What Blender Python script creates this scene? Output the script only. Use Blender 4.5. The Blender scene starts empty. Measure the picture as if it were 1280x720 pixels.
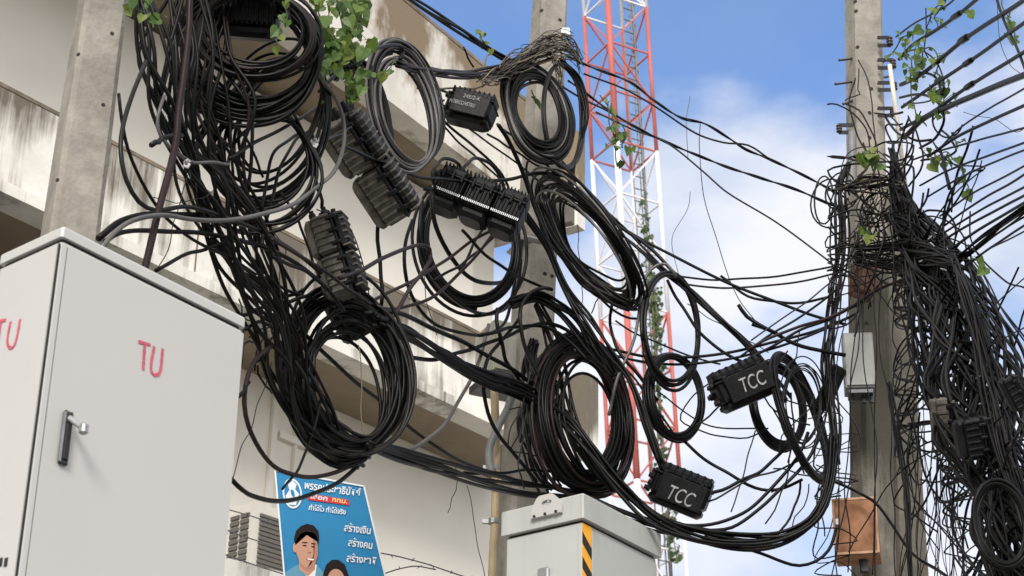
import bpy, math, random
import numpy as np
from mathutils import Vector, Matrix
from mathutils.bvhtree import BVHTree
R = math.radians
random.seed(7); rng = np.random.default_rng(7)
S = bpy.context.scene
COL = S.collection
# ---------------------------------------------------------------- camera
F = 2464.0
CAM = Vector((0, 0, 1.6))
cam = bpy.data.cameras.new('camera'); cam.sensor_width = 36; cam.lens = 36*F/1280
cam.clip_start = .1; cam.clip_end = 3000
cam.dof.use_dof = True; cam.dof.focus_distance = 9.0; cam.dof.aperture_fstop = 9.0
co = bpy.data.objects.new('camera', cam); COL.objects.link(co)
CR = (Matrix.Rotation(R(90+26), 3, 'X') @ Matrix.Rotation(R(0.96), 3, 'Z'))
co.matrix_world = Matrix.Translation(CAM) @ CR.to_4x4()
S.camera = co
# ---------------------------------------------------------------- sky, sun, exposure
w = bpy.data.worlds.new('World'); S.world = w; w.use_nodes = True
nt = w.node_tree; nt.nodes.clear(); N = nt.nodes; LK = nt.links.new
out = N.new('ShaderNodeOutputWorld'); bg = N.new('ShaderNodeBackground'); bg.inputs[1].default_value = 0.1
sky = N.new('ShaderNodeTexSky'); sky.sky_type = 'NISHITA'; sky.sun_disc = False
SUN_EL, SUN_AZ = R(33), R(-173)
sky.sun_elevation = SUN_EL; sky.sun_rotation = SUN_AZ
sky.air_density = 1.0; sky.dust_density = .4; sky.ozone_density = 1.6
def smul(c, s):
    m = N.new('ShaderNodeVectorMath'); m.operation = 'MULTIPLY'; LK(c, m.inputs[0]); m.inputs[1].default_value = s; return m.outputs[0]
tc = N.new('ShaderNodeTexCoord')
mp = N.new('ShaderNodeMapping'); mp.inputs['Scale'].default_value = (1, 1, 1.8); mp.inputs['Location'].default_value = (3.1, .4, .2)
LK(tc.outputs['Generated'], mp.inputs[0])
n1 = N.new('ShaderNodeTexNoise'); n1.inputs['Scale'].default_value = 3.4; n1.inputs['Detail'].default_value = 9; n1.inputs['Roughness'].default_value = .52
LK(mp.outputs[0], n1.inputs[0])
n2 = N.new('ShaderNodeTexNoise'); n2.inputs['Scale'].default_value = 6.5; n2.inputs['Detail'].default_value = 6; n2.inputs['Roughness'].default_value = .5
LK(mp.outputs[0], n2.inputs[0])
sep = N.new('ShaderNodeSeparateXYZ'); LK(tc.outputs['Generated'], sep.inputs[0])
def math_(op, a, b=None, c=None, clamp=False):
    m = N.new('ShaderNodeMath'); m.operation = op; m.use_clamp = clamp
    for i, v in enumerate((a, b, c)):
        if v is None: continue
        if isinstance(v, (int, float)): m.inputs[i].default_value = v
        else: LK(v, m.inputs[i])
    return m.outputs[0]
# coverage: cloud bank low, open blue above, a little more cloud to the right
cov = math_('MULTIPLY_ADD', sep.outputs[2], -15.0, 8.0)            # z = sin(elev)
cov = math_('MULTIPLY_ADD', sep.outputs[0], 2.2, cov)
cov = math_('MINIMUM', cov, 1.9)
cov = math_('MAXIMUM', cov, -1.5)
cov = math_('MULTIPLY_ADD', math_('SUBTRACT', n1.outputs[0], .5), 8.5, cov)
# the sky overhead and behind is mostly clouded over
cov = math_('MAXIMUM', cov, math_('MULTIPLY_ADD', sep.outputs[2], 9.0, -5.6))
cov = math_('MAXIMUM', cov, math_('MULTIPLY_ADD', sep.outputs[1], -3.0, 1.2))
cov = math_('ADD', math_('MULTIPLY', cov, .8), .22, clamp=True)
sm = N.new('ShaderNodeMapRange'); sm.interpolation_type = 'SMOOTHSTEP'; LK(cov, sm.inputs[0]); sm.inputs[3].default_value = .10; sm.inputs[4].default_value = .93
cr = N.new('ShaderNodeValToRGB'); LK(n2.outputs[0], cr.inputs[0])
cr.color_ramp.elements[0].position = .40; cr.color_ramp.elements[0].color = (3.9, 4.35, 5.3, 1)
cr.color_ramp.elements[1].position = .58; cr.color_ramp.elements[1].color = (5.9, 5.9, 6.1, 1)
# unseen cloud toward the sun, made warmer and brighter to warm the fill light
dt = N.new('ShaderNodeVectorMath'); dt.operation = 'DOT_PRODUCT'; LK(tc.outputs['Generated'], dt.inputs[0]); dt.inputs[1].default_value = (math.sin(SUN_AZ)*math.cos(SUN_EL), math.cos(SUN_AZ)*math.cos(SUN_EL), math.sin(SUN_EL))
wr = N.new('ShaderNodeMapRange'); LK(dt.outputs['Value'], wr.inputs[0]); wr.inputs[1].default_value = .0; wr.inputs[2].default_value = .6
cm = N.new('ShaderNodeMixRGB'); LK(wr.outputs[0], cm.inputs[0]); LK(cr.outputs[0], cm.inputs[1]); cm.inputs[2].default_value = (10.2, 9.8, 9.3, 1)
mx = N.new('ShaderNodeMixRGB'); LK(sm.outputs[0], mx.inputs[0]); LK(smul(sky.outputs[0], (.68, .98, 1.30)), mx.inputs[1]); LK(cm.outputs[0], mx.inputs[2])
LK(mx.outputs[0], bg.inputs[0]); LK(bg.outputs[0], out.inputs[0])
sl = bpy.data.lights.new('sun', 'SUN'); sl.energy = 1.9; sl.angle = R(18); sl.color = (1, .96, .91)
so = bpy.data.objects.new('sun', sl); COL.objects.link(so)
sd = Vector((math.sin(SUN_AZ)*math.cos(SUN_EL), math.cos(SUN_AZ)*math.cos(SUN_EL), math.sin(SUN_EL)))
so.rotation_euler = sd.to_track_quat('Z', 'Y').to_euler()
S.view_settings.view_transform = 'Standard'; S.view_settings.look = 'None'
S.view_settings.exposure = 0.78; S.view_settings.gamma = 1; S.view_settings.use_curve_mapping = False

# ---------------------------------------------------------------- points from the survey of the photograph
def ray(px, py): return (CR @ Vector(((px-640)/F, -(py-360)/F, -1))).normalized()
def V(px, py, Y):
    d = ray(px, py); return CAM + d*(Y/d.y)
def Z(px, py, z):
    d = ray(px, py); return CAM + d*((z-CAM.z)/d.z)
def HP(px, py, p, n):
    d = ray(px, py); return CAM + d*((p-CAM).dot(n)/d.dot(n))
def pxm(px, py, Y):                 # metres per photo pixel there
    p = V(px, py, Y); return abs((CR.transposed() @ (p-CAM)).z)/F

# ---------------------------------------------------------------- materials
def mat(name, col, rough=.6, metal=0, var=0, vs=8, bump=0, bs=40, spec=.35, stain=None, top=None):
    m = bpy.data.materials.new(name); m.use_nodes = True
    t = m.node_tree; b = t.nodes['Principled BSDF']
    b.inputs['Roughness'].default_value = rough; b.inputs['Metallic'].default_value = metal
    b.inputs['Specular IOR Level'].default_value = spec
    b.inputs['Base Color'].default_value = (*col, 1)
    if var or stain or bump:
        g = t.nodes.new('ShaderNodeNewGeometry')
    if var:
        n = t.nodes.new('ShaderNodeTexNoise'); n.inputs['Scale'].default_value = vs; n.inputs['Detail'].default_value = 8; n.inputs['Roughness'].default_value = .62
        t.links.new(g.outputs['Position'], n.inputs['Vector'])
        r = t.nodes.new('ShaderNodeValToRGB'); t.links.new(n.outputs[0], r.inputs[0])
        r.color_ramp.elements[0].position = .3; r.color_ramp.elements[0].color = (*[c*(1-var) for c in col], 1)
        r.color_ramp.elements[1].position = .7; r.color_ramp.elements[1].color = (*[min(1, c*(1+var*.6)) for c in col], 1)
        cur = r.outputs[0]
        if stain:   # stain = (colour, low threshold, high threshold, scale xy, scale z): streaks running down the surface
            sc, lo, hi, sx, sz = stain
            mp = t.nodes.new('ShaderNodeMapping'); mp.inputs['Scale'].default_value = (sx, sx, sz); t.links.new(g.outputs['Position'], mp.inputs[0])
            n3 = t.nodes.new('ShaderNodeTexNoise'); n3.inputs['Scale'].default_value = 1; n3.inputs['Detail'].default_value = 10; n3.inputs['Roughness'].default_value = .68
            t.links.new(mp.outputs[0], n3.inputs['Vector'])
            n4 = t.nodes.new('ShaderNodeTexNoise'); n4.inputs['Scale'].default_value = 1.7; n4.inputs['Detail'].default_value = 5
            t.links.new(g.outputs['Position'], n4.inputs['Vector'])
            ad = t.nodes.new('ShaderNodeMath'); ad.operation = 'MULTIPLY_ADD'; t.links.new(n4.outputs[0], ad.inputs[0]); ad.inputs[1].default_value = .8; t.links.new(n3.outputs[0], ad.inputs[2])
            src = ad.outputs[0]
            if top:   # grime gathers along an upper edge at height top[0], fading over top[1] metres; if negative, darker downward
                sp = t.nodes.new('ShaderNodeSeparateXYZ'); t.links.new(g.outputs['Position'], sp.inputs[0])
                tr = t.nodes.new('ShaderNodeMapRange'); tr.inputs[1].default_value = top[0]-top[1]; tr.inputs[2].default_value = top[0]; tr.inputs[4].default_value = top[2]; t.links.new(sp.outputs[2], tr.inputs[0])
                a2 = t.nodes.new('ShaderNodeMath'); a2.operation = 'ADD'; t.links.new(src, a2.inputs[0]); t.links.new(tr.outputs[0], a2.inputs[1]); src = a2.outputs[0]
            mr = t.nodes.new('ShaderNodeMapRange'); mr.inputs[1].default_value = lo+.4; mr.inputs[2].default_value = hi+.4; t.links.new(src, mr.inputs[0])
            mr.clamp = True
            mm = t.nodes.new('ShaderNodeMixRGB'); t.links.new(mr.outputs[0], mm.inputs[0]); t.links.new(cur, mm.inputs[1]); mm.inputs[2].default_value = (*sc, 1)
            cur = mm.outputs[0]
        t.links.new(cur, b.inputs['Base Color'])
    if bump:
        n = t.nodes.new('ShaderNodeTexNoise'); n.inputs['Scale'].default_value = bs; n.inputs['Detail'].default_value = 6
        t.links.new(g.outputs['Position'], n.inputs['Vector'])
        bp = t.nodes.new('ShaderNodeBump'); bp.inputs['Strength'].default_value = bump; bp.inputs['Distance'].default_value = .01
        t.links.new(n.outputs[0], bp.inputs['Height']); t.links.new(bp.outputs[0], b.inputs['Normal'])
    return m
M = {}
M['blk'] = mat('black_rubber', (.004, .004, .0042), .36, var=.6, vs=5, spec=.13)
M['chr'] = mat('dusty_charcoal_rubber', (.009, .0085, .0085), .38, var=.6, vs=6, spec=.2)
M['brn'] = mat('faded_brown_rubber', (.018, .009, .009), .4, var=.5, vs=6, spec=.15)
M['gry'] = mat('grey_sheath_and_sheen', (.085, .08, .076), .36, var=.3, vs=6)  # base lightened so the arching cable carries its highlight in the colour
M['twig'] = mat('dry_stem', (.17, .145, .10), .85, var=.4, vs=20)
M['plastic'] = mat('black_plastic', (.0075, .0078, .009), .5, spec=.18, var=.6, vs=14, bump=.2, bs=90)
M['dust'] = mat('dusty_plastic', (.10, .09, .076), .7, var=.6, vs=22, bump=.3, bs=120)
M['ink'] = mat('grey_paint_lettering', (.33, .33, .33), .7, var=.5, vs=60)
M['tie'] = mat('cable_tie_plastic', (.30, .30, .31), .4, var=.5, vs=40)
M['conc'] = mat('pole_concrete', (.28, .26, .225), .9, var=.34, vs=9, bump=.35, bs=60, stain=((.17, .15, .12), .58, .86, 9, 1.2))
M['conc2'] = mat('dark_pole_concrete', (.21, .19, .155), .9, var=.4, vs=7, bump=.35, bs=60, stain=((.08, .072, .058), .48, .78, 8, 1.0))
M['wall'] = mat('cream_render', (.80, .765, .69), .9, var=.06, vs=1.2, bump=.1, bs=30)
M['wallup'] = mat('grey_cream_render', (.80, .77, .70), .9, var=.05, vs=1.2)
M['band'] = mat('weathered_parapet_render', (.74, .72, .66), .92, var=.14, vs=3, bump=.25, bs=25, stain=((.15, .13, .10), .485, .74, 8, .5), top=(7.65, .40, .22))
M['fascia'] = mat('weathered_fascia_render', (.68, .65, .59), .92, var=.16, vs=3, bump=.25, bs=25, stain=((.22, .17, .115), .55, .72, 2.6, 1.1), top=(9.85, .75, .36))
M['grime'] = mat('brown_grime_render', (.235, .19, .14), .95, var=.5, vs=4, bump=.3, bs=30, stain=((.10, .085, .065), .5, .75, 5, 1.2))
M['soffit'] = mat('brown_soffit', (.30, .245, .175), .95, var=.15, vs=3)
M['dark'] = mat('dark_shutter', (.05, .04, .032), .8, var=.3, vs=6)
M['cab'] = mat('cabinet_paint', (.475, .47, .455), .42, var=.03, vs=2, bump=.02, bs=200, stain=((.44, .42, .37), .66, 1.0, 5, .8))
M['cab2'] = mat('grey_cabinet_paint', (.43, .445, .43), .45, var=.05, vs=3, stain=((.30, .30, .27), .58, .95, 12, 1.2))
M['gap'] = mat('dark_gap_rubber', (.02, .02, .02), .8)
M['steel'] = mat('galvanised_steel', (.36, .37, .37), .45, .7, var=.3, vs=15)
M['dsteel'] = mat('dark_steel', (.07, .07, .075), .4, .6, var=.3, vs=20)
M['spray'] = mat('red_spray_paint', (.55, .10, .15), .7, var=.3, vs=60)
M['yel'] = mat('amber_reflective_tape', (.85, .40, .03), .45, var=.08, vs=10)
M['tblk'] = mat('black_tape', (.02, .02, .02), .5)
M['red'] = mat('tower_red_paint', (.46, .12, .10), .6, var=.25, vs=.8)  # red paled, distance haze put into the colour
M['wht'] = mat('tower_white_paint', (.74, .74, .76), .6, var=.1, vs=.8)
M['rust'] = mat('rusty_box_paint', (.30, .145, .075), .8, var=.5, vs=9, bump=.05, bs=60, stain=((.16, .05, .025), .50, .70, 9, 6))
M['rim'] = mat('faded_orange_paint', (.50, .30, .19), .75, var=.3, vs=14)
M['rplate'] = mat('rusty_plate', (.17, .085, .055), .85, var=.5, vs=14)
M['conc3'] = mat('darkening_pole_concrete', (.28, .26, .225), .9, var=.34, vs=9, bump=.35, bs=60, stain=((.085, .078, .06), .56, .86, 9, 1.2), top=(6.0, -.9, .30))  # stain colour increases towards the lower shaft
M['pbox'] = mat('pale_box_paint', (.40, .39, .34), .6, var=.12, vs=6, stain=((.2, .18, .14), .5, .9, 12, 2))
M['gbox'] = mat('grey_box_paint', (.30, .305, .29), .55, var=.12, vs=6, stain=((.16, .16, .14), .55, .9, 14, 2))
M['tan'] = mat('tan_conduit', (.46, .36, .22), .5, var=.15, vs=8)
M['gpvc'] = mat('grey_pvc', (.20, .21, .21), .5, var=.2, vs=8)
M['ins'] = mat('brown_porcelain', (.045, .028, .024), .25)
M['rod'] = mat('white_rod', (.60, .57, .50), .6, var=.2, vs=12)
M['acw'] = mat('air_conditioner_casing', (.62, .60, .54), .55, var=.08, vs=5, stain=((.36, .30, .22), .6, .95, 8, 1.5))
M['acd'] = mat('air_conditioner_grille', (.13, .12, .105), .7)
M['pblue'] = mat('poster_blue', (.012, .20, .42), .7, var=.12, vs=3)
M['pwhite'] = mat('poster_white', (.72, .74, .76), .85, spec=.1)
M['pred'] = mat('poster_red', (.60, .05, .06), .85, spec=.1)
M['pyel'] = mat('poster_yellow', (.8, .6, .25), .85, spec=.1)
M['skin'] = mat('poster_skin', (.50, .28, .20), .85, spec=.1)
M['skind2'] = mat('poster_skin_shade', (.42, .215, .15), .85, spec=.1); M['skind'] = mat('poster_lips', (.36, .14, .11), .85, spec=.1)  # darker skin colour holds the portrait's printed shade
M['hair'] = mat('poster_hair', (.02, .015, .015), .85, spec=.1)
M['suit'] = mat('poster_suit', (.12, .30, .42), .85, spec=.1)
M['ground'] = mat('ground_earth', (.20, .18, .15), .95, var=.3, vs=.7, bump=.3, bs=8)
M['asph'] = mat('asphalt', (.05, .05, .052), .9, var=.3, vs=2, bump=.3, bs=60)
M['pave'] = mat('paving_concrete', (.32, .31, .29), .9, var=.2, vs=2)
M['redtape'] = mat('red_marker_tape', (.35, .02, .03), .5)
def leafmat(name, c):
    m = bpy.data.materials.new(name); m.use_nodes = True; t = m.node_tree; b = t.nodes['Principled BSDF']; o = t.nodes['Material Output']
    g = t.nodes.new('ShaderNodeNewGeometry'); r = t.nodes.new('ShaderNodeValToRGB'); t.links.new(g.outputs['Random Per Island'], r.inputs[0])
    r.color_ramp.elements[0].color = (*[x*.6 for x in c], 1); r.color_ramp.elements[1].color = (c[0]*2.2, c[1]*1.45, c[2]*1.2, 1)
    e = r.color_ramp.elements.new(.5); e.color = (*c, 1); e = r.color_ramp.elements.new(.86); e.color = (c[0]*1.6, c[1]*1.25, c[2], 1); e = r.color_ramp.elements.new(.93); e.color = (c[0]*2.0, c[1]*1.3, c[2]*1.2, 1)
    t.links.new(r.outputs[0], b.inputs['Base Color']); b.inputs['Roughness'].default_value = .5
    tr = t.nodes.new('ShaderNodeBsdfTranslucent'); t.links.new(r.outputs[0], tr.inputs[0])
    ms = t.nodes.new('ShaderNodeMixShader'); ms.inputs[0].default_value = .45
    t.links.new(b.outputs[0], ms.inputs[1]); t.links.new(tr.outputs[0], ms.inputs[2]); t.links.new(ms.outputs[0], o.inputs[0])
    return m
M['leaf'] = leafmat('vine_leaf', (.085, .165, .03)); M['leafd'] = leafmat('dark_leaf', (.05, .10, .03))

# ---------------------------------------------------------------- mesh tools
def wloc(o):
    v = Vector(o.location)
    while o.parent: o = o.parent; v += o.location
    return v
class MB:
    def __init__(s): s.v = []; s.f = []; s.n = 0
    def add(s, v, f):
        s.v.append(np.asarray(v, float).reshape(-1, 3)); s.f += [tuple(i+s.n for i in q) for q in f]; s.n += len(s.v[-1]); return s
    def box(s, o, x, y, z):         # corner o with three edge vectors
        o, x, y, z = map(Vector, (o, x, y, z))
        p = [o, o+x, o+x+y, o+y, o+z, o+x+z, o+x+y+z, o+y+z]
        return s.add([tuple(q) for q in p], [(0, 3, 2, 1), (4, 5, 6, 7), (0, 1, 5, 4), (1, 2, 6, 5), (2, 3, 7, 6), (3, 0, 4, 7)])
    def cbox(s, c, size, m3=None, bev=0):
        a = np.array(size)/2
        if bev <= 0:
            v = np.array([(i, j, k) for k in (-1, 1) for (i, j) in ((-1, -1), (1, -1), (1, 1), (-1, 1))])*a
            f = [(0, 3, 2, 1), (4, 5, 6, 7), (0, 1, 5, 4), (1, 2, 6, 5), (2, 3, 7, 6), (3, 0, 4, 7)]
        else:
            b = min(bev, min(a)*.9); v = []; ring = []
            def oct_(x, y, z): return [(x-b, -y, z), (x, -y+b, z), (x, y-b, z), (x-b, y, z), (-x+b, y, z), (-x, y-b, z), (-x, -y+b, z), (-x+b, -y, z)]
            v = oct_(a[0]-b, a[1]-b, -a[2])+oct_(a[0], a[1], -a[2]+b)+oct_(a[0], a[1], a[2]-b)+oct_(a[0]-b, a[1]-b, a[2])
            f = [tuple(range(7, -1, -1)), tuple(range(24, 32))]
            for k in range(3):
                for i in range(8): j = (i+1) % 8; f.append((k*8+i, k*8+j, k*8+8+j, k*8+8+i))
            v = np.array(v)
        if m3 is not None: v = v @ np.array(m3).T
        return s.add(v+np.array(c), f)
    def tube(s, p, r, sides=8, cap=True):
        p = np.asarray(p, float); n = len(p); r = np.broadcast_to(np.asarray(r, float), (n,))
        t = np.gradient(p, axis=0); t /= np.linalg.norm(t, axis=1)[:, None]+1e-12
        u = np.cross(t[0], (0.31, .2, .93)); u /= np.linalg.norm(u)+1e-12; U = [u]
        for i in range(1, n):
            u = u - t[i]*np.dot(u, t[i]); u /= np.linalg.norm(u)+1e-12; U.append(u)
        U = np.array(U); W = np.cross(t, U); a = np.arange(sides)*2*math.pi/sides
        v = p[:, None]+r[:, None, None]*(np.cos(a)[None, :, None]*U[:, None]+np.sin(a)[None, :, None]*W[:, None])
        f = [(i*sides+j, i*sides+(j+1) % sides, (i+1)*sides+(j+1) % sides, (i+1)*sides+j) for i in range(n-1) for j in range(sides)]
        if cap: f += [tuple(range(sides-1, -1, -1)), tuple(range((n-1)*sides, n*sides))]
        return s.add(v.reshape(-1, 3), f)
    def bar(s, a, b, wdt, hgt=None, up=(0, 0, 1)):
        a, b = Vector(a), Vector(b); hgt = hgt or wdt; t = (b-a).normalized(); u = t.cross(Vector(up))
        if u.length < 1e-4: u = t.cross(Vector((1, 0, 0)))
        u.normalize(); v = u.cross(t)
        return s.box(a-u*wdt/2-v*hgt/2, u*wdt, b-a, v*hgt)
    def build(s, name, m, parent=None, smooth=False, label=None, cat=None, group=None, kind=None):
        me = bpy.data.meshes.new(name); vv = np.concatenate(s.v)
        org = vv.mean(axis=0) if parent is None else np.zeros(3)
        if parent is not None: vv = vv - np.array(wloc(parent))
        else: vv = vv - org
        me.from_pydata(vv.tolist(), [], s.f); me.materials.append(M[m])
        if smooth: me.polygons.foreach_set('use_smooth', [True]*len(me.polygons))
        me.update()
        o = bpy.data.objects.new(name, me); COL.objects.link(o)
        if parent is not None: o.parent = parent
        else: o.location = org
        tag(o, label, cat, group, kind); return o
def tag(o, label=None, cat=None, group=None, kind=None):
    for k, v in (('label', label), ('category', cat), ('group', group), ('kind', kind)):
        if v: o[k] = v
    return o
def thing(name, loc, label, cat, group=None):
    o = bpy.data.objects.new(name, None); COL.objects.link(o); o.location = loc; o.empty_display_size = .1
    return tag(o, label, cat, group)
def spline(p, step=.03):
    p = np.asarray(p, float)
    if len(p) == 2: p = np.array([p[0], (p[0]+p[1])/2, p[1]])
    q = np.vstack([2*p[0]-p[1], p, 2*p[-1]-p[-2]]); o = []
    for i in range(1, len(q)-2):
        a, b, c, d = q[i-1:i+3]; n = max(2, min(40, int(np.linalg.norm(c-b)/step)))
        # centripetal-ish: limit tangents
        L = np.linalg.norm(c-b)+1e-9; m1 = (c-a)/(np.linalg.norm(b-a)+L)*L; m2 = (d-b)/(np.linalg.norm(d-c)+L)*L
        for t in np.linspace(0, 1, n, endpoint=False):
            t2, t3 = t*t, t*t*t
            o.append((2*t3-3*t2+1)*b+(t3-2*t2+t)*m1+(-2*t3+3*t2)*c+(t3-t2)*m2)
    o.append(q[-2]); return np.array(o)
def parse(s):
    return [tuple(float(k) for k in q.split(',')) for q in s.split()]
def Y0(x): return float(np.interp(x, [0, 130, 300, 430, 660, 700, 1080, 1110, 1280], [5.3, 5.75, 6.4, 7.2, 9.1, 9.2, 9.2, 9.1, 7.4]))
def wob(n, amp, k=3):
    k = 2 if n < 60 else 3
    t = np.linspace(0, 1, n); o = np.zeros((n, 3))
    for j in range(1, k+1):
        for a in range(3): o[:, a] += rng.normal()*amp/j*np.sin(t*math.pi*2*j*1.3+rng.uniform(0, 6.3))
    return o
def path3(pts, dY=0, yf=None):
    yf = yf or Y0
    return [tuple(V(p[0], p[1], yf(p[0])+dY)) for p in pts]
def rad(pts, wpx, dY=0, yf=None):
    yf = yf or Y0; p = pts[len(pts)//2]
    return wpx*.5*pxm(p[0], p[1], yf(p[0])+dY)
NC = [0]
def cable(s, wpx, label, m='blk', dY=0, group=None, yf=None, wb=.004, name='cable', cat='cable', sides=8, ext=0):
    pts = parse(s) if isinstance(s, str) else s
    P = spline(path3(pts, dY, yf)); P = P+wob(len(P), wb)
    if ext: P = np.vstack([P, P[-1]+(P[-1]-P[-3])/(np.linalg.norm(P[-1]-P[-3])+1e-9)*ext])
    mb = MB(); mb.tube(P, rad(pts, wpx, dY, yf), sides); NC[0] += 1
    return mb.build(name, m, None, True, label, cat, group)
def twisted(s, wpx, label, m='blk', dY=0, group=None, pitch=.35):
    pts = parse(s); P = spline(path3(pts, dY), .02)+0; r = rad(pts, wpx, dY)*.6
    L = np.concatenate([[0], np.cumsum(np.linalg.norm(np.diff(P, axis=0), axis=1))])/pitch*2*math.pi
    P = P+wob(len(P), .006)
    mb = MB()
    for k in (0, math.pi):
        mb.tube(P+np.stack([np.cos(L+k)*0, np.cos(L+k), np.sin(L+k)], 1)*r*1.05, r, 6)
    return mb.build('twisted_cable', m, None, True, label, 'cable', group)
def sleeve(mb, c, t, r, L, ry=None):
    c = np.array(c); t = np.array(t)/np.linalg.norm(t)
    mb.tube([c-t*L/2, c-t*L/2, c+t*L/2, c+t*L/2], [r*.92, r, r, r*.92], 12)
def bundle(s, n, wpx, label, mats='blk chr', dY=0, ties=(), name='cable_bundle', cat='cable bundle', yf=None, wv=.35, dep=.5, group=None, tmat='tie', k=3, jit=1.0):
    """pts x,y,spread(px)  -> a strapped run of strands, each strand its own part"""
    pts = parse(s); yf = yf or Y0; mats = mats.split(); A = np.array([(p[0], p[1]) for p in pts]); sp = np.array([p[2] if len(p) > 2 else 8 for p in pts])
    T = np.gradient(A, axis=0); T /= np.linalg.norm(T, axis=1)[:, None]+1e-9; Nn = np.stack([-T[:, 1], T[:, 0]], 1)
    root = thing(name, V(A[0, 0], A[0, 1], yf(A[0, 0])+dY), label, cat, group)
    for i in range(n):
        u = (i+.5)/n*2-1+rng.normal()*.15; ph = rng.uniform(0, 6.3); fr = rng.uniform(.4, 1.1); q = rng.uniform(-1, 1)
        P = []
        for j, (x, y) in enumerate(A):
            o = (u+wv*math.sin(ph+fr*j*2.1))*sp[j]; dd = dY+q*sp[j]*dep*pxm(x, y, yf(x))+rng.normal()*.01
            P.append(tuple(V(x+Nn[j, 0]*o+rng.normal()*jit, y+Nn[j, 1]*o+rng.normal()*jit, yf(x)+dd)))
        P = spline(P); P = P+wob(len(P), .004)
        mb = MB(); mb.tube(P, rad(pts, wpx*rng.uniform(.8, 1.15), dY, yf), 8)
        mb.build('strand', mats[i % len(mats)], root, True)
    for j in ties:
        x, y = A[j]; t = V(x+T[j, 0]*5, y+T[j, 1]*5, yf(x)+dY)-V(x, y, yf(x)+dY)
        mb = MB(); sleeve(mb, V(x, y, yf(x)+dY), t, (sp[j]*1.15+wpx*.6)*pxm(x, y, yf(x)), 5*pxm(x, y, yf(x)))
        mb.build('cable_tie', tmat, root, True)
    return root
def coil(cx, cy, rx, ry, tilt, n, wpx, spr, label, m='blk', dY=0, ties=(90,), tight=.75, name='cable_coil', yf=None, m2=None, tails=(), edge=None, th=.05, a0=None, group=None, tw=8):
    """one cable wound n times; seen edge-on by (rx/ry).  tilt degrees clockwise on the picture"""
    yf = yf or Y0; root = thing(name, V(cx, cy, yf(cx)+dY), label, 'cable coil', group)
    ct, st = math.cos(R(tilt)), math.sin(R(tilt)); big = max(rx, ry); small = min(rx, ry); k = pxm(cx, cy, yf(cx)+dY)
    dep = math.sqrt(max(0, big*big-small*small))*k*(.7 if edge is None else edge); a0 = rng.uniform(0, 360) if a0 is None else a0
    lays = [(n, m)] if not m2 else [(n-n//4, m), (n//4, m2)]
    for (nn, mm) in lays:
        P = []; off = None; steps = 26
        prev = (rng.normal(0, .45), rng.normal(0, .3), rng.normal(0, .3), rng.uniform(-1, 1))
        cur = prev
        for i in range(nn):
            nx = (rng.uniform(-1, 1), rng.normal(0, .48), rng.normal(0, .48), rng.uniform(-1, 1))
            for j in range(steps):
                f = j/steps; f = f*f*(3-2*f); a = R(a0)+2*math.pi*j/steps
                q = [cur[z]*(1-f)+nx[z]*f for z in range(4)]
                g = 1
                for ta in ties: g = min(g, 1-tight*math.exp(-((math.degrees(a)-ta+180) % 360-180)**2/900))
                ra = 1+q[0]*spr/big*g
                ex = rx*ra*math.cos(a)+q[1]*spr*.5*g; ey = ry*ra*math.sin(a)+q[2]*spr*.5*g
                x = cx+ex*ct-ey*st; y = cy+ex*st+ey*ct
                P.append(tuple(V(x, y, yf(cx)+dY+dep*(math.cos(a) if rx < ry else math.sin(a))*ra+q[3]*th*g)))
            cur = nx
        if P:
            P = spline(P, .05); mb = MB(); mb.tube(P, wpx*.5*k, 7); mb.build('winding', mm, root, True)
    for ta in ties:
        a = R(ta); x = cx+rx*math.cos(a)*ct-ry*math.sin(a)*st; y = cy+rx*math.cos(a)*st+ry*math.sin(a)*ct
        tx = -rx*math.sin(a)*ct-ry*math.cos(a)*st; ty = -rx*math.sin(a)*st+ry*math.cos(a)*ct; L = math.hypot(tx, ty)
        Yc = yf(cx)+dY+dep*(math.cos(a) if rx < ry else math.sin(a))
        c = V(x, y, Yc); t = V(x+tx/L*6, y+ty/L*6, Yc)-c
        mb = MB(); sleeve(mb, c, t, max(wpx*.9, spr*(1-tight)*1.05+wpx*.6)*k, tw*.6*k); mb.build('cable_tie', 'tie', root, True)
    for tl in tails:
        pts = parse(tl); P = spline(path3(pts, dY, yf)); mb = MB(); mb.tube(P+wob(len(P), .003), wpx*.5*k, 8); mb.build('tail', m, root, True)
    return root
def text3(txt, size, fn, m, parent, name='lettering', align='LEFT', depth=.0015, squeeze=1.0, stroke=0):
    """text laid out in its own x,y then carried to space by fn(x, y, h)"""
    c = bpy.data.curves.new('t', 'FONT'); c.body = txt; c.size = size; c.extrude = depth/2; c.align_x = align; c.offset = stroke
    o = bpy.data.objects.new('t', c); COL.objects.link(o); dg = bpy.context.evaluated_depsgraph_get(); dg.update()
    me = bpy.data.meshes.new_from_object(o.evaluated_get(dg)); bpy.data.objects.remove(o)
    v = [tuple(fn(q.co.x*squeeze, q.co.y, q.co.z+depth/2)) for q in me.vertices]; f = [tuple(p.vertices) for p in me.polygons]
    mb = MB(); mb.add(v, f); bpy.data.meshes.remove(me)
    return mb.build(name, m, parent)
def bvh(mb): return BVHTree.FromPolygons([Vector(q) for q in np.concatenate(mb.v)], mb.f)

# ================================================================= SETTING
mb = MB(); mb.add([(-600, -400, 0), (600, -400, 0), (600, 1200, 0), (-600, 1200, 0)], [(0, 1, 2, 3)]); mb.build('ground', 'ground', kind='structure')
mb = MB(); mb.box((-60, -6, .004), (120, 0, 0), (0, 8.4, 0), (0, 0, .004)); mb.build('road', 'asph', kind='structure')
mb = MB(); mb.box((-60, 2.4, .004), (120, 0, 0), (0, 8.0, 0), (0, 0, .13)); mb.build('pavement', 'pave', kind='structure')

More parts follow.
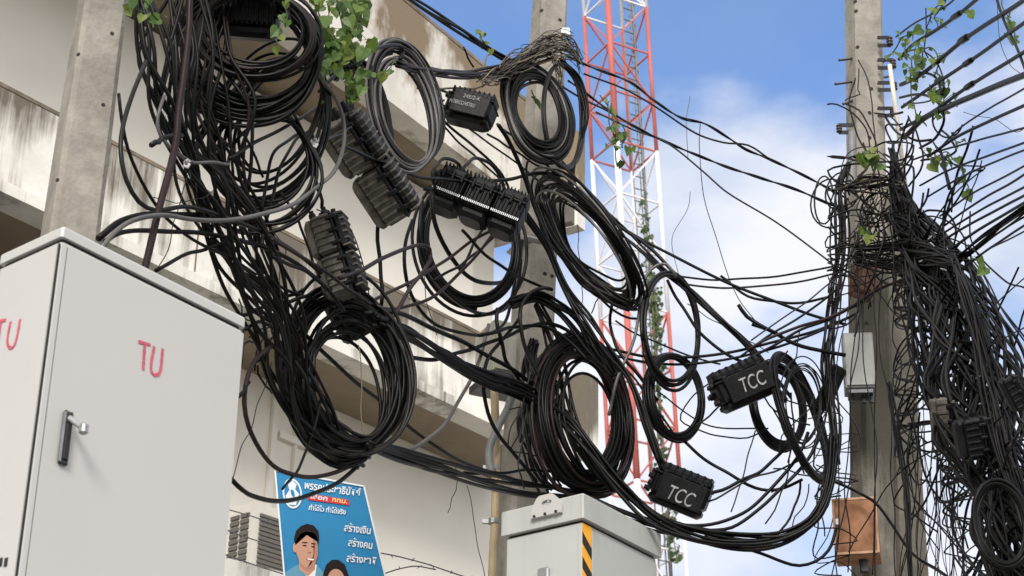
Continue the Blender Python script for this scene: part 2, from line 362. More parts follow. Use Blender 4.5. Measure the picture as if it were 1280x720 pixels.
# ---- building
YB = 14.0
C = V(705, 566, YB); zb = C.z
L = Z(127, 290, zb); u = (C-L); u.z = 0; u.normalize()            # along the facade, to the right and away
wv = Vector((-u.y, u.x, 0))                                          # into the building (left/away)
if wv.y < 0: wv = -wv
nrm = wv.copy()
zt = HP(705, 474, C, nrm).z; up = Vector((0, 0, 1))
print('BUILD zb', zb, 'zt', zt, 'C', C, 'L', L, 'u', u, 'L top px check', HP(0, 103, C, nrm).z)
LEN = 16.0
bt = thing('building', (C.x, C.y, 0), 'cream concrete building with black-streaked balcony parapet and skewed brown-stained roof fascia', 'building')
A0 = C-u*LEN
END = (V(733, 558, YB)-C).length
mb = MB(); mb.box((A0.x, A0.y, zb), u*LEN, nrm*.22, up*(zt-zb)); mb.build('balcony_parapet', 'band', bt)
mb = MB()
mb.box((A0.x-nrm.x*.004, A0.y-nrm.y*.004, zt+.002), u*(LEN+.02), nrm*.24, up*.025)
mb.build('parapet_coping', 'grime', bt)
mb = MB(); mb.box((A0.x-nrm.x*.05, A0.y-nrm.y*.05, zb-.075), u*(LEN+.04), nrm*.20, up*.075); mb.build('parapet_lip', 'band', bt)
RE = .72                                                             # recess of the walls behind the parapet
FIN=(V(733,560,YB)-C).dot(-nrm)
for (c_,n_,u_,z0_,z1_,m_,nm_,d_) in ((C,nrm,u,zb,zt,'band','parapet_fin',.22),): 
    mb = MB(); mb.box((c_.x+.002,c_.y-.002,z0_-.04), -n_*d_, u_*.14, up*(z1_-z0_+.04)); mb.build(nm_, m_, bt)
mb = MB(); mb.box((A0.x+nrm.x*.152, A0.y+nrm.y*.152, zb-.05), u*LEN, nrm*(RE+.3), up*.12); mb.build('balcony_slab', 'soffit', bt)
# lower wall (recessed) with the dark opening at its left
WL = C+nrm*RE
def onwall(px, py, off=0.0): return HP(px, py, WL-nrm*off, nrm)
def sof(px, py): return (onwall(px, py)-WL).dot(u)
sl_ = sof(60, 300)
mb = MB(); ext_ = sof(655, 640); mb.box((WL.x+u.x*sl_, WL.y+u.y*sl_, 0), u*(ext_-sl_), nrm*.25, up*(zb-.04)); mb.build('lower_wall', 'wall', bt)
mb = MB(); pp = WL+u*(sl_-7)+nrm*.12; mb.box((pp.x, pp.y, 0), u*7, nrm*.1, up*(zb-.04))
for k in range(70):
    q = pp+u*(k*.1)-nrm*.03; mb.box((q.x, q.y, 0), u*.045, nrm*.029, up*(zb-.05))
mb.build('roller_shutter', 'dark', bt)
REU=.42; WU=C+nrm*REU; s1=(HP(617,350,WU,nrm)-WU).dot(u); mb = MB(); U0 = WU+u*(s1-14)
fr = V(700, 287, 1); fr = HP(700, 287, C, nrm); zf = fr.z
fl = Z(472, 115, zf); uf = (fr-fl); uf.z = 0; uf.normalize(); nf = Vector((-uf.y, uf.x, 0)); nf = nf if nf.y > 0 else -nf
print('fascia z', zf, 'uf', uf, 'u', u)
mb.box((U0.x, U0.y, zb), u*14, nrm*.25, up*(zf-zb-.003)); mb.build('upper_wall', 'wallup', bt)
mb = MB(); q = U0+u*14; mb.box((q.x-u.x*.25, q.y-u.y*.25, zb), u*.245, nrm*6, up*(zf-zb-.006)); mb.build('side_wall', 'wallup', bt)
# roof fascia + soffit
ft = HP(480, 0, fr, nf).z; ft2 = HP(640, 113, fr, nf).z; print('fascia tops', ft, ft2)
fh = (ft2)-zf
FL = fr-uf*14
mb = MB(); mb.box((FL.x, FL.y, zf), uf*14, nf*.2, up*fh); mb.build('roof_fascia', 'fascia', bt)
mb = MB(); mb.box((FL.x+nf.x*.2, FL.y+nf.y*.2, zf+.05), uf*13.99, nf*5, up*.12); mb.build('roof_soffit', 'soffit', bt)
mb = MB(); q = fr-uf*.2; mb.box((q.x+nf.x*.2, q.y+nf.y*.2, zf), uf*.198, nf*4, up*(fh-.004)); mb.build('side_fascia', 'fascia', bt)
mb = MB(); mb.box((fr.x+.002,fr.y-.002,zf), -nf*.16, uf*.12, up*(fh-.05)); mb.build('fascia_fin','fascia',bt)
mb = MB()
mb.box((FL.x-nf.x*.004, FL.y-nf.y*.004, zf+fh+.003), uf*14.01, nf*.21, up*.03)
mb.build('fascia_grime', 'grime', bt)
# panel joints, a cable conduit and a small vent on the walls
for k in range(1, 9):
    q = A0+u*(LEN-k*1.9)-nrm*.003; g = MB(); g.box((q.x, q.y, zb+.01), u*.012, nrm*.002, up*(zt-zb-.03)); g.build('parapet_joint', 'grime', bt)
q = WL-nrm*.02+Vector((0, 0, 0)); g = MB(); g.tube([tuple(WL+u*(sl_+.3)-nrm*.03+up*(zb-.35)), tuple(WL+u*(ext_-.3)-nrm*.03+up*(zb-.35))], .014, 8); g.build('wall_conduit', 'gpvc', bt)
# pilaster, moulding on the lower wall
mb = MB()
for (px_, wd) in ((338, .05), (368, .02)):
    q = WL+u*sof(px_, 520)-nrm*.03; mb.box((q.x, q.y, 0), u*wd, nrm*.028, up*(zb-.06))
a, b = onwall(345, 548), onwall(412, 556); mb.box((a.x-nrm.x*.04, a.y-nrm.y*.04, a.z), u*((b-a).dot(u)), nrm*.038, up*.05)
mb.build('wall_moulding', 'wall', bt)

# ---- air conditioner on the lower wall
YA = 11.0
c0 = V(318, 627, YA); cl = Z(288, 636, c0.z); cr_ = Z(372, 645, c0.z)
ac = thing('air_conditioner', (c0.x, c0.y, c0.z-.62), 'cream outdoor air conditioner with dark slatted grilles behind the blue poster', 'air conditioner')
H = c0.z-V(318, 716, YA).z
e1, e2 = cl-c0, cr_-c0
mb = MB(); mb.box((c0.x, c0.y, c0.z-H), e2, e1, up*H); mb.build('casing', 'acw', ac)
def slats(e, t0, t1, nn, off):
    g = MB(); n_ = Vector((e.y, -e.x, 0)).normalized(); n_ = n_ if n_.dot(CAM-c0) > 0 else -n_
    for i in range(nn):
        z0 = c0.z-H*(.14+.78*i/nn); g.box(c0+e*t0+Vector((0, 0, z0-c0.z))+n_*off*0, e*(t1-t0), n_*.012, up*(-H*.78/nn*.62))
    return g
slats(e1, .15, .48, 9, 0).build('side_grille', 'acd', ac); slats(e1, .56, .9, 9, 0).build('side_grille', 'acd', ac)
slats(e2, .14, .95, 12, 0).build('front_grille', 'acd', ac)
br = MB(); br.bar(c0+Vector((0, 0, -H-.03)), cl+Vector((0, 0, -H-.03)), .04); br.bar(c0+e2*.8+Vector((0, 0, -H-.03)), c0+e2*.8+e1+Vector((0, 0, -H-.03)), .04)
br.bar(cl+Vector((0, 0, -H-.05)), cl+nrm*4+Vector((0, 0, -H-.05)), .04); br.build('bracket', 'dsteel', ac)

# ---- compound wall with barbed wire
YW = 9.6
wa = V(240, 686, YW); wu = (Z(330, 709, wa.z)-wa); wu.z = 0; wu.normalize(); wn = Vector((-wu.y, wu.x, 0)); wn = wn if wn.y > 0 else -wn
cw = MB(); q = wa-wu*6; cw.box((q.x, q.y, 0), wu*16, wn*.12, up*wa.z); cw.build('compound_wall', 'band', None, label='pale stained boundary wall below the air conditioner', cat='wall')
bw_specs = [('topmost barbed wire strand crossing in front of the air conditioner', '262,629 283,636 315,645 345,656 372,664 420,676 470,690'),
            ('middle barbed wire strand crossing the air conditioner grille', '262,655 283,663 315,674 350,686 378,694'),
            ('lowest barbed wire strand just above the stained boundary wall', '262,687 283,694 318,706 350,716 372,724'),
            ('rusty barbed wire strand sagging right of the blue poster', '468,690 500,696 530,704 556,713 590,724 620,735'),
            ('thin barbed wire loop rising near the right edge of the blue poster', '476,718 500,711 520,708 545,712')]
for lab, s in bw_specs:
    t = thing('barbed_wire', V(*parse(s)[0][:2], YW-.1), lab, 'barbed wire'); P = spline([tuple(V(x, y, YW-.1)) for x, y in parse(s)], .02)
    b_ = MB(); b_.tube(P+wob(len(P), .003), .0035, 5); b_.build('wire', 'dsteel', t, True); b_ = MB()
    for i in range(4, len(P)-2, 5):
        b_ = MB(); d = rng.normal(size=3); d /= np.linalg.norm(d); e = rng.normal(size=3); e /= np.linalg.norm(e)
        b_.tube([P[i]-d*.018, P[i], P[i]+e*.004, P[i]+e*.018], .0022, 4); b_.build('barb', 'dsteel', t)

# ---- poster
YP = 9.2
PC = [V(344, 588, YP), V(455, 608, YP), V(512, 850, YP), V(367, 850, YP)]    # TL TR BR BL
pn = (PC[1]-PC[0]).cross(PC[3]-PC[0]).normalized(); pn = pn if pn.y < 0 else -pn
def PT(x, y, h=0):   # x right 0..1, y down 0..1
    a = PC[0].lerp(PC[1], x); b = PC[3].lerp(PC[2], x); return a.lerp(b, y)+pn*(h+.002)
def inv(px, py):     # photo pixel -> poster coordinates
    T_ = V(px, py, YP); x, y = .5, .5
    for _ in range(12):
        e = T_-PT(x, y); dx = (PT(x+.01, y)-PT(x, y))/.01; dy = (PT(x, y+.01)-PT(x, y))/.01
        A_ = np.array([[dx.x, dy.x], [dx.z, dy.z]]); s_ = np.linalg.solve(A_, np.array([e.x, e.z])); x += s_[0]; y += s_[1]
    return x, y
po = thing('campaign_poster', PC[3], 'blue campaign poster with white Thai writing and two portraits in front of the wall', 'poster')
g = MB(); vv = []
for h in (0, -.02):
    for (x, y) in ((0, 0), (1, 0), (1, 1), (0, 1)): vv.append(tuple(PT(x, y, h-.004)))
g.add(vv, [(0, 3, 2, 1), (4, 5, 6, 7), (0, 1, 5, 4), (1, 2, 6, 5), (2, 3, 7, 6), (3, 0, 4, 7)]); g.build('panel', 'pblue', po)
g = MB()
for a, b in (((0, 0), (1, 0)), ((0, 0), (0, 1)), ((1, 0), (1, 1))): g.bar(PT(*a, -.012), PT(*b, -.012), .008, .03, up=tuple(pn))
g.build('frame', 'pwhite', po)
g = MB(); g.bar(PT(.1, .9, -.05), PT(.1, .9, -.05)+Vector((0, 0, -2.5)), .05); g.bar(PT(.9, .9, -.05), PT(.9, .9, -.05)+Vector((0, 0, -2.5)), .05); g.build('post', 'tan', po)
g = MB(); g.bar(PT(.1, .9, -.05), PT(.1, .2, -.05), .03); g.bar(PT(.9, .9, -.05), PT(.9, .2, -.05), .03); g.build('back_batten', 'tan', po)
def flat(pix, m, h, name, smoothn=0):
    pts = [inv(*q) for q in pix]; g = MB(); g.add([tuple(PT(x, y, h)) for x, y in pts]+[tuple(PT(sum(p[0] for p in pts)/len(pts), sum(p[1] for p in pts)/len(pts), h))],
          [(i, (i+1) % len(pts), len(pts)) for i in range(len(pts))]); return g.build(name, m, po)
def ell(cx, cy, rx, ry, t=0, n=28): return [(cx+rx*math.cos(a)*math.cos(t)-ry*math.sin(a)*math.sin(t), cy+rx*math.cos(a)*math.sin(t)+ry*math.sin(a)*math.cos(t)) for a in np.linspace(0, 2*math.pi, n, endpoint=False)]
flat(ell(365.5, 617, 12, 19, -.12), 'pwhite', .001, 'emblem'); flat(ell(365.5, 617, 10, 16.5, -.12), 'pblue', .0018, 'emblem_field')
flat([(360, 606), (366, 601), (371, 606), (369, 612), (374, 618), (370, 632), (361, 631), (357, 620), (362, 613)], 'pwhite', .0026, 'emblem_figure')
flat(ell(366, 617, 2.2, 5, -.3), 'pblue', .0034, 'emblem_detail')
flat([(384, 617), (436, 625), (437, 632), (385, 625)], 'pred', .001, 'red_strip')
def plabel(txt, p0, p1, size_px, m, h=.003):
    a = np.array(p0, float); b = np.array(p1, float); d = b-a; Ld = np.hypot(*d); d /= Ld; n_ = np.array((d[1], -d[0]))
    c = bpy.data.curves.new('t', 'FONT'); c.body = txt; c.size = 1; c.offset = .022
    o = bpy.data.objects.new('t', c); COL.objects.link(o); dg = bpy.context.evaluated_depsgraph_get(); dg.update()
    me = bpy.data.meshes.new_from_object(o.evaluated_get(dg)); bpy.data.objects.remove(o)
    xs = [v.co.x for v in me.vertices]; w_ = max(xs)-min(xs); v = []
    for q in me.vertices:
        p = a+d*((q.co.x-min(xs))/w_*Ld)+n_*(q.co.y*size_px); v.append(tuple(PT(*inv(*p), h)))
    g = MB(); g.add(v, [tuple(p.vertices) for p in me.polygons]); bpy.data.meshes.remove(me); g.build('lettering', m, po)
plabel('พรรคประชาธิปัตย์', (380, 611), (450, 621), 13, 'pwhite'); plabel('เลือก', (388, 623), (409, 626.5), 8, 'pwhite'); plabel('กทม.', (415, 627), (434, 630), 8, 'pyel')
plabel('ทำได้ไว ทำได้จริง', (386, 637.5), (432, 643.5), 8.5, 'pwhite')
plabel('สร้างเงิน', (430, 664), (463, 668), 12.5, 'pwhite'); plabel('สร้างคน', (435, 682.5), (465, 686.5), 12.5, 'pwhite'); plabel('สร้างชาติ', (433, 702), (470, 706), 12.5, 'pwhite')
# printed portraits
flat([(350, 740), (356, 716), (368, 708), (380, 704), (396, 706), (404, 716), (408, 740)], 'suit', .001, 'printed_jacket')
flat([(376, 706), (384, 722), (394, 722), (396, 706)], 'pwhite', .0018, 'printed_collar')
flat([(374, 700), (374, 712), (385, 721), (394, 712), (393, 700)], 'skin', .0022, 'printed_neck')
flat([(368.5, 684), (367.5, 674), (370, 664), (376, 658), (384, 655), (392, 657), (398, 664), (399, 673), (397.5, 682), (384, 690)], 'hair', .0018, 'printed_hair')
flat([(370, 678), (370, 690), (374, 701), (381, 709), (388, 711), (394, 705), (397, 694), (397, 682), (395, 669), (387, 663), (376, 664), (370, 670)], 'skin', .003, 'printed_face')
flat([(392, 669), (397, 680), (397.5, 694), (394.5, 705), (388, 711), (384, 711), (390, 704), (393, 694), (393, 682)], 'skind2', .0034, 'printed_face_shade')  # shadow side of the face, drawn as darker skin
flat([(369, 682), (369, 671), (374, 663), (384, 659), (394, 663), (398, 672), (397.5, 678), (395.5, 670), (391, 666), (383, 665), (376, 667.5), (371.5, 674)], 'hair', .0042, 'printed_fringe')
flat([(374, 700), (381, 709), (388, 711), (394, 705), (393, 712), (385, 715), (376, 709)], 'skind2', .0028, 'printed_neck_shade')  # shade under the jaw, drawn in the darker skin
flat(ell(369, 685, 2.6, 6), 'skin', .0034, 'printed_ear'); flat(ell(388.5, 700, 6, 2.0, .15), 'skind', .0038, 'printed_mouth'); flat(ell(388.5, 699.7, 4.6, .9, .15), 'pwhite', .0044, 'printed_smile')
flat(ell(381, 682.5, 2.8, .9, .1), 'hair', .004, 'printed_eye'); flat(ell(391.5, 684, 2.6, .9, .1), 'hair', .004, 'printed_eye')
flat(ell(381, 678.8, 4, .8, .02), 'hair', .0042, 'printed_eyebrow'); flat(ell(392, 680.2, 3.4, .8, .12), 'hair', .0042, 'printed_eyebrow'); flat(ell(387, 691.3, 2.2, 1.1, .1), 'skind', .0042, 'printed_nose')
flat([(404, 742), (404, 718), (408, 706), (415, 700), (423, 700), (431, 706), (436, 720), (438, 742)], 'hair', .0018, 'printed_hair'); flat(ell(420, 727, 11, 15.5), 'skin', .003, 'printed_face')

# ---- lattice tower, far behind
YT = 60.0
def twr_axis(py, dx): return V(768+py*.063+dx, py, YT)
tw = thing('lattice_tower', V(820, 900, YT), 'tall red and white lattice steel telecom tower rising behind the cables', 'tower')
axA, axB = V(768, 0, YT), V(812, 700, YT); ad = (axB-axA)/(axA.z-axB.z)     # per metre downwards
def tp(z): return axA+ad*(axA.z-z)
w_m = 76*pxm(768, 0, YT)
sxv = Vector((math.cos(R(28)), math.sin(R(28)), 0)); syv = Vector((-math.sin(R(28)), math.cos(R(28)), 0)); hw = w_m/(math.cos(R(28))+math.sin(R(28)))/2
LEGS = [(-1, -1), (1, -1), (1, 1), (-1, 1)]
def leg(i, z): a, b = LEGS[i]; return tp(z)+sxv*a*hw*1.0+syv*b*hw*1.0
def zat(py): return V(768+py*.063, py, YT).z
bounds = [(-400, 15, 'wht'), (15, 195, 'red'), (195, 395, 'wht'), (395, 615, 'red'), (615, 860, 'wht'), (860, 1100, 'red'), (1100, 1400, 'wht')]
sect = (zat(0)-zat(120))/2.0
for (y0, y1, m) in bounds:
    z0, z1 = zat(y0), max(zat(y1), .0)
    if z0 < .5: break
    g = MB(); g2 = MB()
    for i in range(4):
        g.tube([tuple(leg(i, z0)), tuple(leg(i, (z0+z1)/2)), tuple(leg(i, z1))], (.11 if i in (0,) else .07), 8)
    nS = max(1, round((z0-z1)/sect)); h = (z0-z1)/nS
    for k in range(nS):
        za, zb2 = z0-k*h, z0-(k+1)*h
        for i in range(4):
            j = (i+1) % 4; g2.bar(leg(i, zb2), leg(j, zb2), .055); g2.bar(leg(i, za) if (k+i) % 2 else leg(i, zb2), leg(j, zb2) if (k+i) % 2 else leg(j, za), .05)
    g.build('leg_section', m, tw, True); g2.build('bracing', m, tw)
g = MB()
for dx in (-.22, .22): g.bar(tp(zat(-400))+sxv*(dx+.55), tp(0)+sxv*(dx+.55), .045)
z = zat(-400)
while z > 2: g.bar(tp(z)+sxv*.33, tp(z)+sxv*.77, .03); z -= .5
for dx in (.75, .86, .95): g.bar(tp(zat(-400))+sxv*dx+syv*.2, tp(0)+sxv*dx+syv*.2, .045)
g.build('ladder', 'gry', tw)
# ================================================================= POLES
def pole(name, label, top, bot, Y, wt, wb_, m='conc', ang=20, zext=(0, 1.5), holes=(), dark=0):
    """top,bot: photo pixels of the axis; wt,wb_: apparent widths there"""
    a, b = V(*top, Y), V(*bot, Y); d = (a-b)/(a.z-b.z)
    rt, rb = wt*pxm(*top, Y), wb_*pxm(*bot, Y); g = MB(); vs = []
    zt_ = a.z+zext[1]; n = 40; fs = []
    def width(z): t = (z-b.z)/(a.z-b.z); return rb+(rt-rb)*t
    for k in range(n+1):
        z = zt_*k/n; c = b+d*(z-b.z); w2 = width(z)/2/1.20; ch = w2*.22
        for (x, y) in [(w2-ch, -w2), (w2, -w2+ch), (w2, w2-ch), (w2-ch, w2), (-w2+ch, w2), (-w2, w2-ch), (-w2, -w2+ch), (-w2+ch, -w2)]:
            x += rng.normal()*.0006; ca, sa = math.cos(R(ang)), math.sin(R(ang)); vs.append((c.x+x*ca-y*sa, c.y+x*sa+y*ca, z))
    for k in range(n):
        for i in range(8): j = (i+1) % 8; fs.append((k*8+i, k*8+j, k*8+8+j, k*8+8+i))
    fs.append(tuple(range(7, -1, -1))); fs.append(tuple(range(n*8, n*8+8))); g.add(vs, fs)
    t = thing(name, (b+d*(0-b.z)), label, 'pole'); T_ = bvh(g); g.build('shaft', m, t)
    for (hx, hy) in holes:
        dd = ray(hx, hy); h = T_.ray_cast(CAM, dd)
        if h[0] is None: continue
        nn = h[1]; nn = nn if nn.dot(dd) < 0 else -nn; q = MB(); r0 = 2.6*pxm(hx, hy, Y)
        q.tube([h[0]-nn*.02, h[0]+nn*.0015], r0, 10); q.build('bolt_hole', 'gap', t)
    return t, T_
LP, LPB = pole('concrete_pole', 'tapered concrete pole rising behind the large white cabinet at the left', (128.5, 0), (88.5, 288), 6.0, 63, 75, ang=27, holes=[(140, 42), (98, 68), (129, 131), (72, 225)])
CP, CPB = pole('concrete_pole', 'pale concrete pole crowned with dry vine stems between the two black coil groups', (687.5, 0), (655, 600), 9.5, 42, 58, ang=25, holes=[(677, 13), (700, 25), (681, 342), (690, 345)])
RP, RPB = pole('concrete_pole', 'concrete pole carrying the rusty box and the grey box at the right', (1079, 0), (1092, 700), 9.5, 44, 54, 'conc3', ang=15, holes=[(1069, 2), (1070, 14), (1072, 59), (1089, 111), (1087, 141), (1087, 172), (1083, 404)])
RQ, RQB = pole('concrete_pole', 'darker second concrete pole standing directly behind the rusty box pole', (1112, 300), (1132, 700), 9.75, 40, 52, 'conc2', ang=15, zext=(0, .3))
g = MB(); c = V(667, 311, 9.5); g.cbox(c, (.232, .232, .035), Matrix.Rotation(R(25), 3, 'Z'), .03); g.build('pole_band', 'steel', None, label='thin steel strap around the middle pole just below the grey bracket', cat='strap')
g = MB(); c = V(1075, 128, 9.5)
# conduit tucked on the right pole
g = MB(); g.tube(spline([tuple(V(1065, y, 9.28)) for y in (165, 200, 240)]), .02, 10); g.build('conduit', 'gpvc', None, True, 'short grey conduit clipped to the upper face of the rusty box pole', 'conduit')

# ================================================================= CABINETS
def cabinet(name, cat, label, corner, left, right, lidh, Y, drop, m, inset, lidover=.012):
    c0 = V(*corner, Y); l0, r0 = Z(*left, c0.z), Z(*right, c0.z); e1, e2 = l0-c0, r0-c0
    t = thing(name, (c0.x, c0.y, c0.z-drop), label, cat)
    def rect(z0, z1, ins, m_, nm, bev=.006):
        a, b = e1.normalized(), e2.normalized(); g = MB(); p = c0+a*ins+b*ins; p.z = z0
        P = [p, p+b*(e2.length-2*ins), p+b*(e2.length-2*ins)+a*(e1.length-2*ins), p+a*(e1.length-2*ins)]
        # bevelled plan
        Q = []
        for i in range(4):
            pr, nx = P[i-1], P[(i+1) % 4]; Q += [P[i]+(pr-P[i]).normalized()*bev, P[i]+(nx-P[i]).normalized()*bev]
        v = [(q.x, q.y, z0) for q in Q]+[(q.x, q.y, z1-bev) for q in Q]; cc = sum((q for q in P), Vector())/4
        v += [(q.x+(cc.x-q.x)*bev*1.5, q.y+(cc.y-q.y)*bev*1.5, z1) for q in Q]
        f = [(i, (i+1) % 8, 8+(i+1) % 8, 8+i) for i in range(8)]+[(8+i, 8+(i+1) % 8, 16+(i+1) % 8, 16+i) for i in range(8)]+[tuple(range(16, 24)), tuple(range(7, -1, -1))]
        g.add(v, f); return g.build(nm, m_, t)
    rect(c0.z-lidh, c0.z, 0, m, 'lid'); rect(c0.z-lidh-.012, c0.z-lidh-.001, inset+.006, 'gap', 'seal'); rect(c0.z-drop, c0.z-lidh-.013, inset, m, 'body')
    return t, c0, e1, e2
# big cabinet
cb, c0, e1, e2 = cabinet('utility_cabinet', 'cabinet', 'large white metal utility cabinet with red TU sprayed on two sides', (79, 282), (0, 318.5), (308, 398), .03, 4.6, 1.9, 'cab', .004)
b2, b1 = e2.normalized(), e1.normalized(); n2 = Vector((b2.y, -b2.x, 0)); n2 = n2 if n2.dot(CAM-c0) > 0 else -n2; n1_ = Vector((b1.y, -b1.x, 0)); n1_ = n1_ if n1_.dot(CAM-c0) > 0 else -n1_
fo = c0+b1*.004+b2*.004
def face_pt(px, py, side, off=.0): return HP(px, py, fo+(n2 if side else n1_)*off, n2 if side else n1_)
# door panels: raised skins leave the dark seam at the corner
def panel(side, s0, s1, ztop, drop, thick, nm, m):
    b, n_ = (b2, n2) if side else (b1, n1_); g = MB(); o = fo+b*s0; o.z = ztop-drop
    g.box(o+n_*.0005, b*(s1-s0), n_*thick, up*drop); return g.build(nm, m, cb)
Ld, Wd = e2.length, e1.length
door_ = panel(1, .020, Ld-.012, c0.z-.052, 1.8, .006, 'door', 'cab'); panel(0, .008, Wd-.02, c0.z-.05, 1.8, .006, 'door', 'cab')
g = MB(); g.box(fo+b2*.0+n1_*.001+n2*.001+Vector((0, 0, -1.9)), b2*.016, n2*.006, up*1.85); g.build('corner_post', 'cab', cb)
g = MB(); g.box(fo+b1*.001+n1_*.0006+Vector((0, 0, -1.9)), b1*.006, n1_*.003, up*1.85); g.build('door_seam', 'gap', cb)
off = .0068
def letters(txt, side, org, size, lean, sq=.8, stroke=0.0):
    b, n_ = (b2, n2) if side else (-b1, n1_); o = face_pt(*org, side, off)
    return text3(txt, size, lambda x, y, h: o+b*(x+y*lean)+up*y+n_*(h+.0006), 'spray', cb, depth=.0008, squeeze=sq, stroke=stroke)
def stroke_letters(side, pxs, wd, nm='lettering'):
    """sprayed letters as thin flat strokes"""
    n_ = n2 if side else n1_; g = MB()
    for line in pxs:
        P = spline([tuple(face_pt(x, y, side, off+.0012)) for x, y in line], .004); P = [Vector(q) for q in P]
        for a, b in zip(P[:-1], P[1:]): g.bar(a, b+(b-a)*.15, wd*(1+.25*rng.normal()*.5), .0006, up=tuple(n_.cross(b-a).normalized()) if False else tuple(n_))
    g.build(nm, 'spray', cb)
# strokes run straight on the sheet
stroke_letters(1, [[(173, 427), (188, 431)], [(181, 430), (179, 462)]], .0085); stroke_letters(1, [[(193, 433), (189, 455), (190, 466), (195, 469), (200, 465), (202, 452), (203.5, 436)]], .0085)
stroke_letters(0, [[(-8, 403), (7, 400)], [(1, 402), (-3, 432)]], .0085); stroke_letters(0, [[(13, 402), (9, 425), (11, 434), (16, 434), (20, 425), (25, 399)]], .0085)
g = MB()
for x in (0, 6.5): 
    p = face_pt(x, 698, 0, off); g.box(p, -b1*.012, n1_*.002, up*-.022)
g.build('vent_slot', 'gap', cb)
# swing handle
hp = face_pt(80, 548, 1, off); g = MB(); g.cbox(hp+n2*.006, (.032, .012, .145), Matrix((b2, -n2, up)).transposed(), .005); g.build('handle_plate', 'dsteel', door_)
g = MB(); g.cbox(hp+n2*.014-up*.012, (.018, .008, .100), Matrix((b2, -n2, up)).transposed(), .003); g.build('handle_recess', 'gap', door_)
g = MB(); a = hp+n2*.012+up*.052; b = a+n2*.045+b2*.012-up*.035; g.tube([a, a+(b-a)*.5, b], [.009, .0075, .0075], 10); g.cbox(b, (.022, .022, .030), Matrix((b2, -n2, up)).transposed(), .005); h_ = g.build('handle_lever', 'steel', door_)
# its support frame down to the ground
g = MB()
for (a, b) in ((.06, .06), (Ld-.06, .06), (.06, Wd-.06), (Ld-.06, Wd-.06)):
    p = c0+b2*a+b1*b; g = MB(); g.bar((p.x, p.y, 0.004), (p.x, p.y, c0.z-1.9), .05); g.build('leg', 'dsteel', cb)
cc = c0+b2*Ld/2+b1*Wd/2
# small cabinet
sb, s0, f1, f2 = cabinet('utility_cabinet', 'cabinet', 'smaller grey-green utility cabinet with a yellow and black striped corner at the bottom middle', (729, 616), (626, 640.5), (827, 668), .115, 8.3, 1.6, 'cab2', .02)
q2, q1 = f2.normalized(), f1.normalized(); m2_ = Vector((q2.y, -q2.x, 0)); m2_ = m2_ if m2_.dot(CAM-s0) > 0 else -m2_; m1_ = Vector((q1.y, -q1.x, 0)); m1_ = m1_ if m1_.dot(CAM-s0) > 0 else -m1_
so_ = s0+q1*.02+q2*.02
g = MB(); o = so_-up*1.55+m2_*.001; g.box(o, q2*.075, m2_*.001, up*1.42); g.build('striped_tape', 'yel', sb)
g = MB(); z_ = -1.55
while z_ < -.2:
    p = so_+m2_*.0025+q2*.0; g.add([tuple(p+up*(z_+.06)), tuple(p+q2*.075+up*z_), tuple(p+q2*.075+up*(z_+.055)), tuple(p+up*(z_+.115))], [(0, 1, 2, 3)]); z_ += .115
g.build('tape_stripe', 'tblk', sb)
g = MB(); g.box(so_-up*1.55+m2_*.001+q2*.079, q2*(f2.length-.125), m2_*.004, up*1.40); g.build('side_panel', 'cab2', sb)
g = MB(); g.box(so_-up*1.55+m1_*.001+q1*.02, q1*(f1.length-.08), m1_*.004, up*1.39); sdoor = g.build('door', 'cab2', sb)
pl = s0+q1*(.42*f1.length)-up*.055+m1_*.004                        # lifting lug
LU = Matrix((q1, m1_, up)).transposed(); g = MB()
outl = [(-.085, -.02), (.085, -.02), (.085, .03), (.05, .085), (-.03, .085), (-.085, .035)]; hole = ell(0.0, .045, .028, .013, 0, 12)
def ring_pts(o, n=24):
    r = []; 
    for a in np.linspace(0, 2*math.pi, n, endpoint=False):
        d = np.array((math.cos(a), math.sin(a))); best = None
        for i in range(len(o)):
            p, q_ = np.array(o[i]), np.array(o[(i+1) % len(o)]); A_ = np.array([d, p-q_]).T
            try: s_, t_ = np.linalg.solve(A_, p-np.array((0, .045)))
            except Exception: continue
            if s_ > 0 and -1e-6 <= t_ <= 1+1e-6: best = d*s_+np.array((0, .045)) if best is None else best
        r.append(best)
    return r
ro = ring_pts(outl); ri = [(.028*math.cos(a), .045+.013*math.sin(a)) for a in np.linspace(0, 2*math.pi, 24, endpoint=False)]
v = []
for h in (0, .008):
    v += [tuple(pl+LU@Vector((x, h, z))) for x, z in ro]+[tuple(pl+LU@Vector((x, h, z))) for x, z in ri]
f = []
for i in range(24):
    j = (i+1) % 24; f += [(i, j, 24+j, 24+i), (48+i, 48+j, 72+j, 72+i), (i, j, 48+j, 48+i), (24+i, 24+j, 72+j, 72+i)]
g.add(v, f); g.cbox(pl+m1_*.008-up*.012, (.17, .016, .012), LU); lug = g.build('lifting_lug', 'cab', sb)
for x in (-.06, 0, .06):
    g = MB(); p = pl+q1*x-up*.012+m1_*.015; g.tube([p, p+m1_*.008], .007, 6); g.build('bolt', 'dsteel', lug)
hb = HP(681, 716, so_+m1_*.005, m1_); g = MB(); g.cbox(hb+m1_*.01-up*.03, (.06, .02, .10), LU, .006); g.build('handle', 'steel', sdoor)
for (a, b) in ((.06, .06), (f2.length-.06, .06), (.06, f1.length-.06), (f2.length-.06, f1.length-.06)):
    p = s0+q2*a+q1*b; g = MB(); g.bar((p.x, p.y, .134), (p.x, p.y, s0.z-1.6), .06); g.build('leg', 'dsteel', sb)

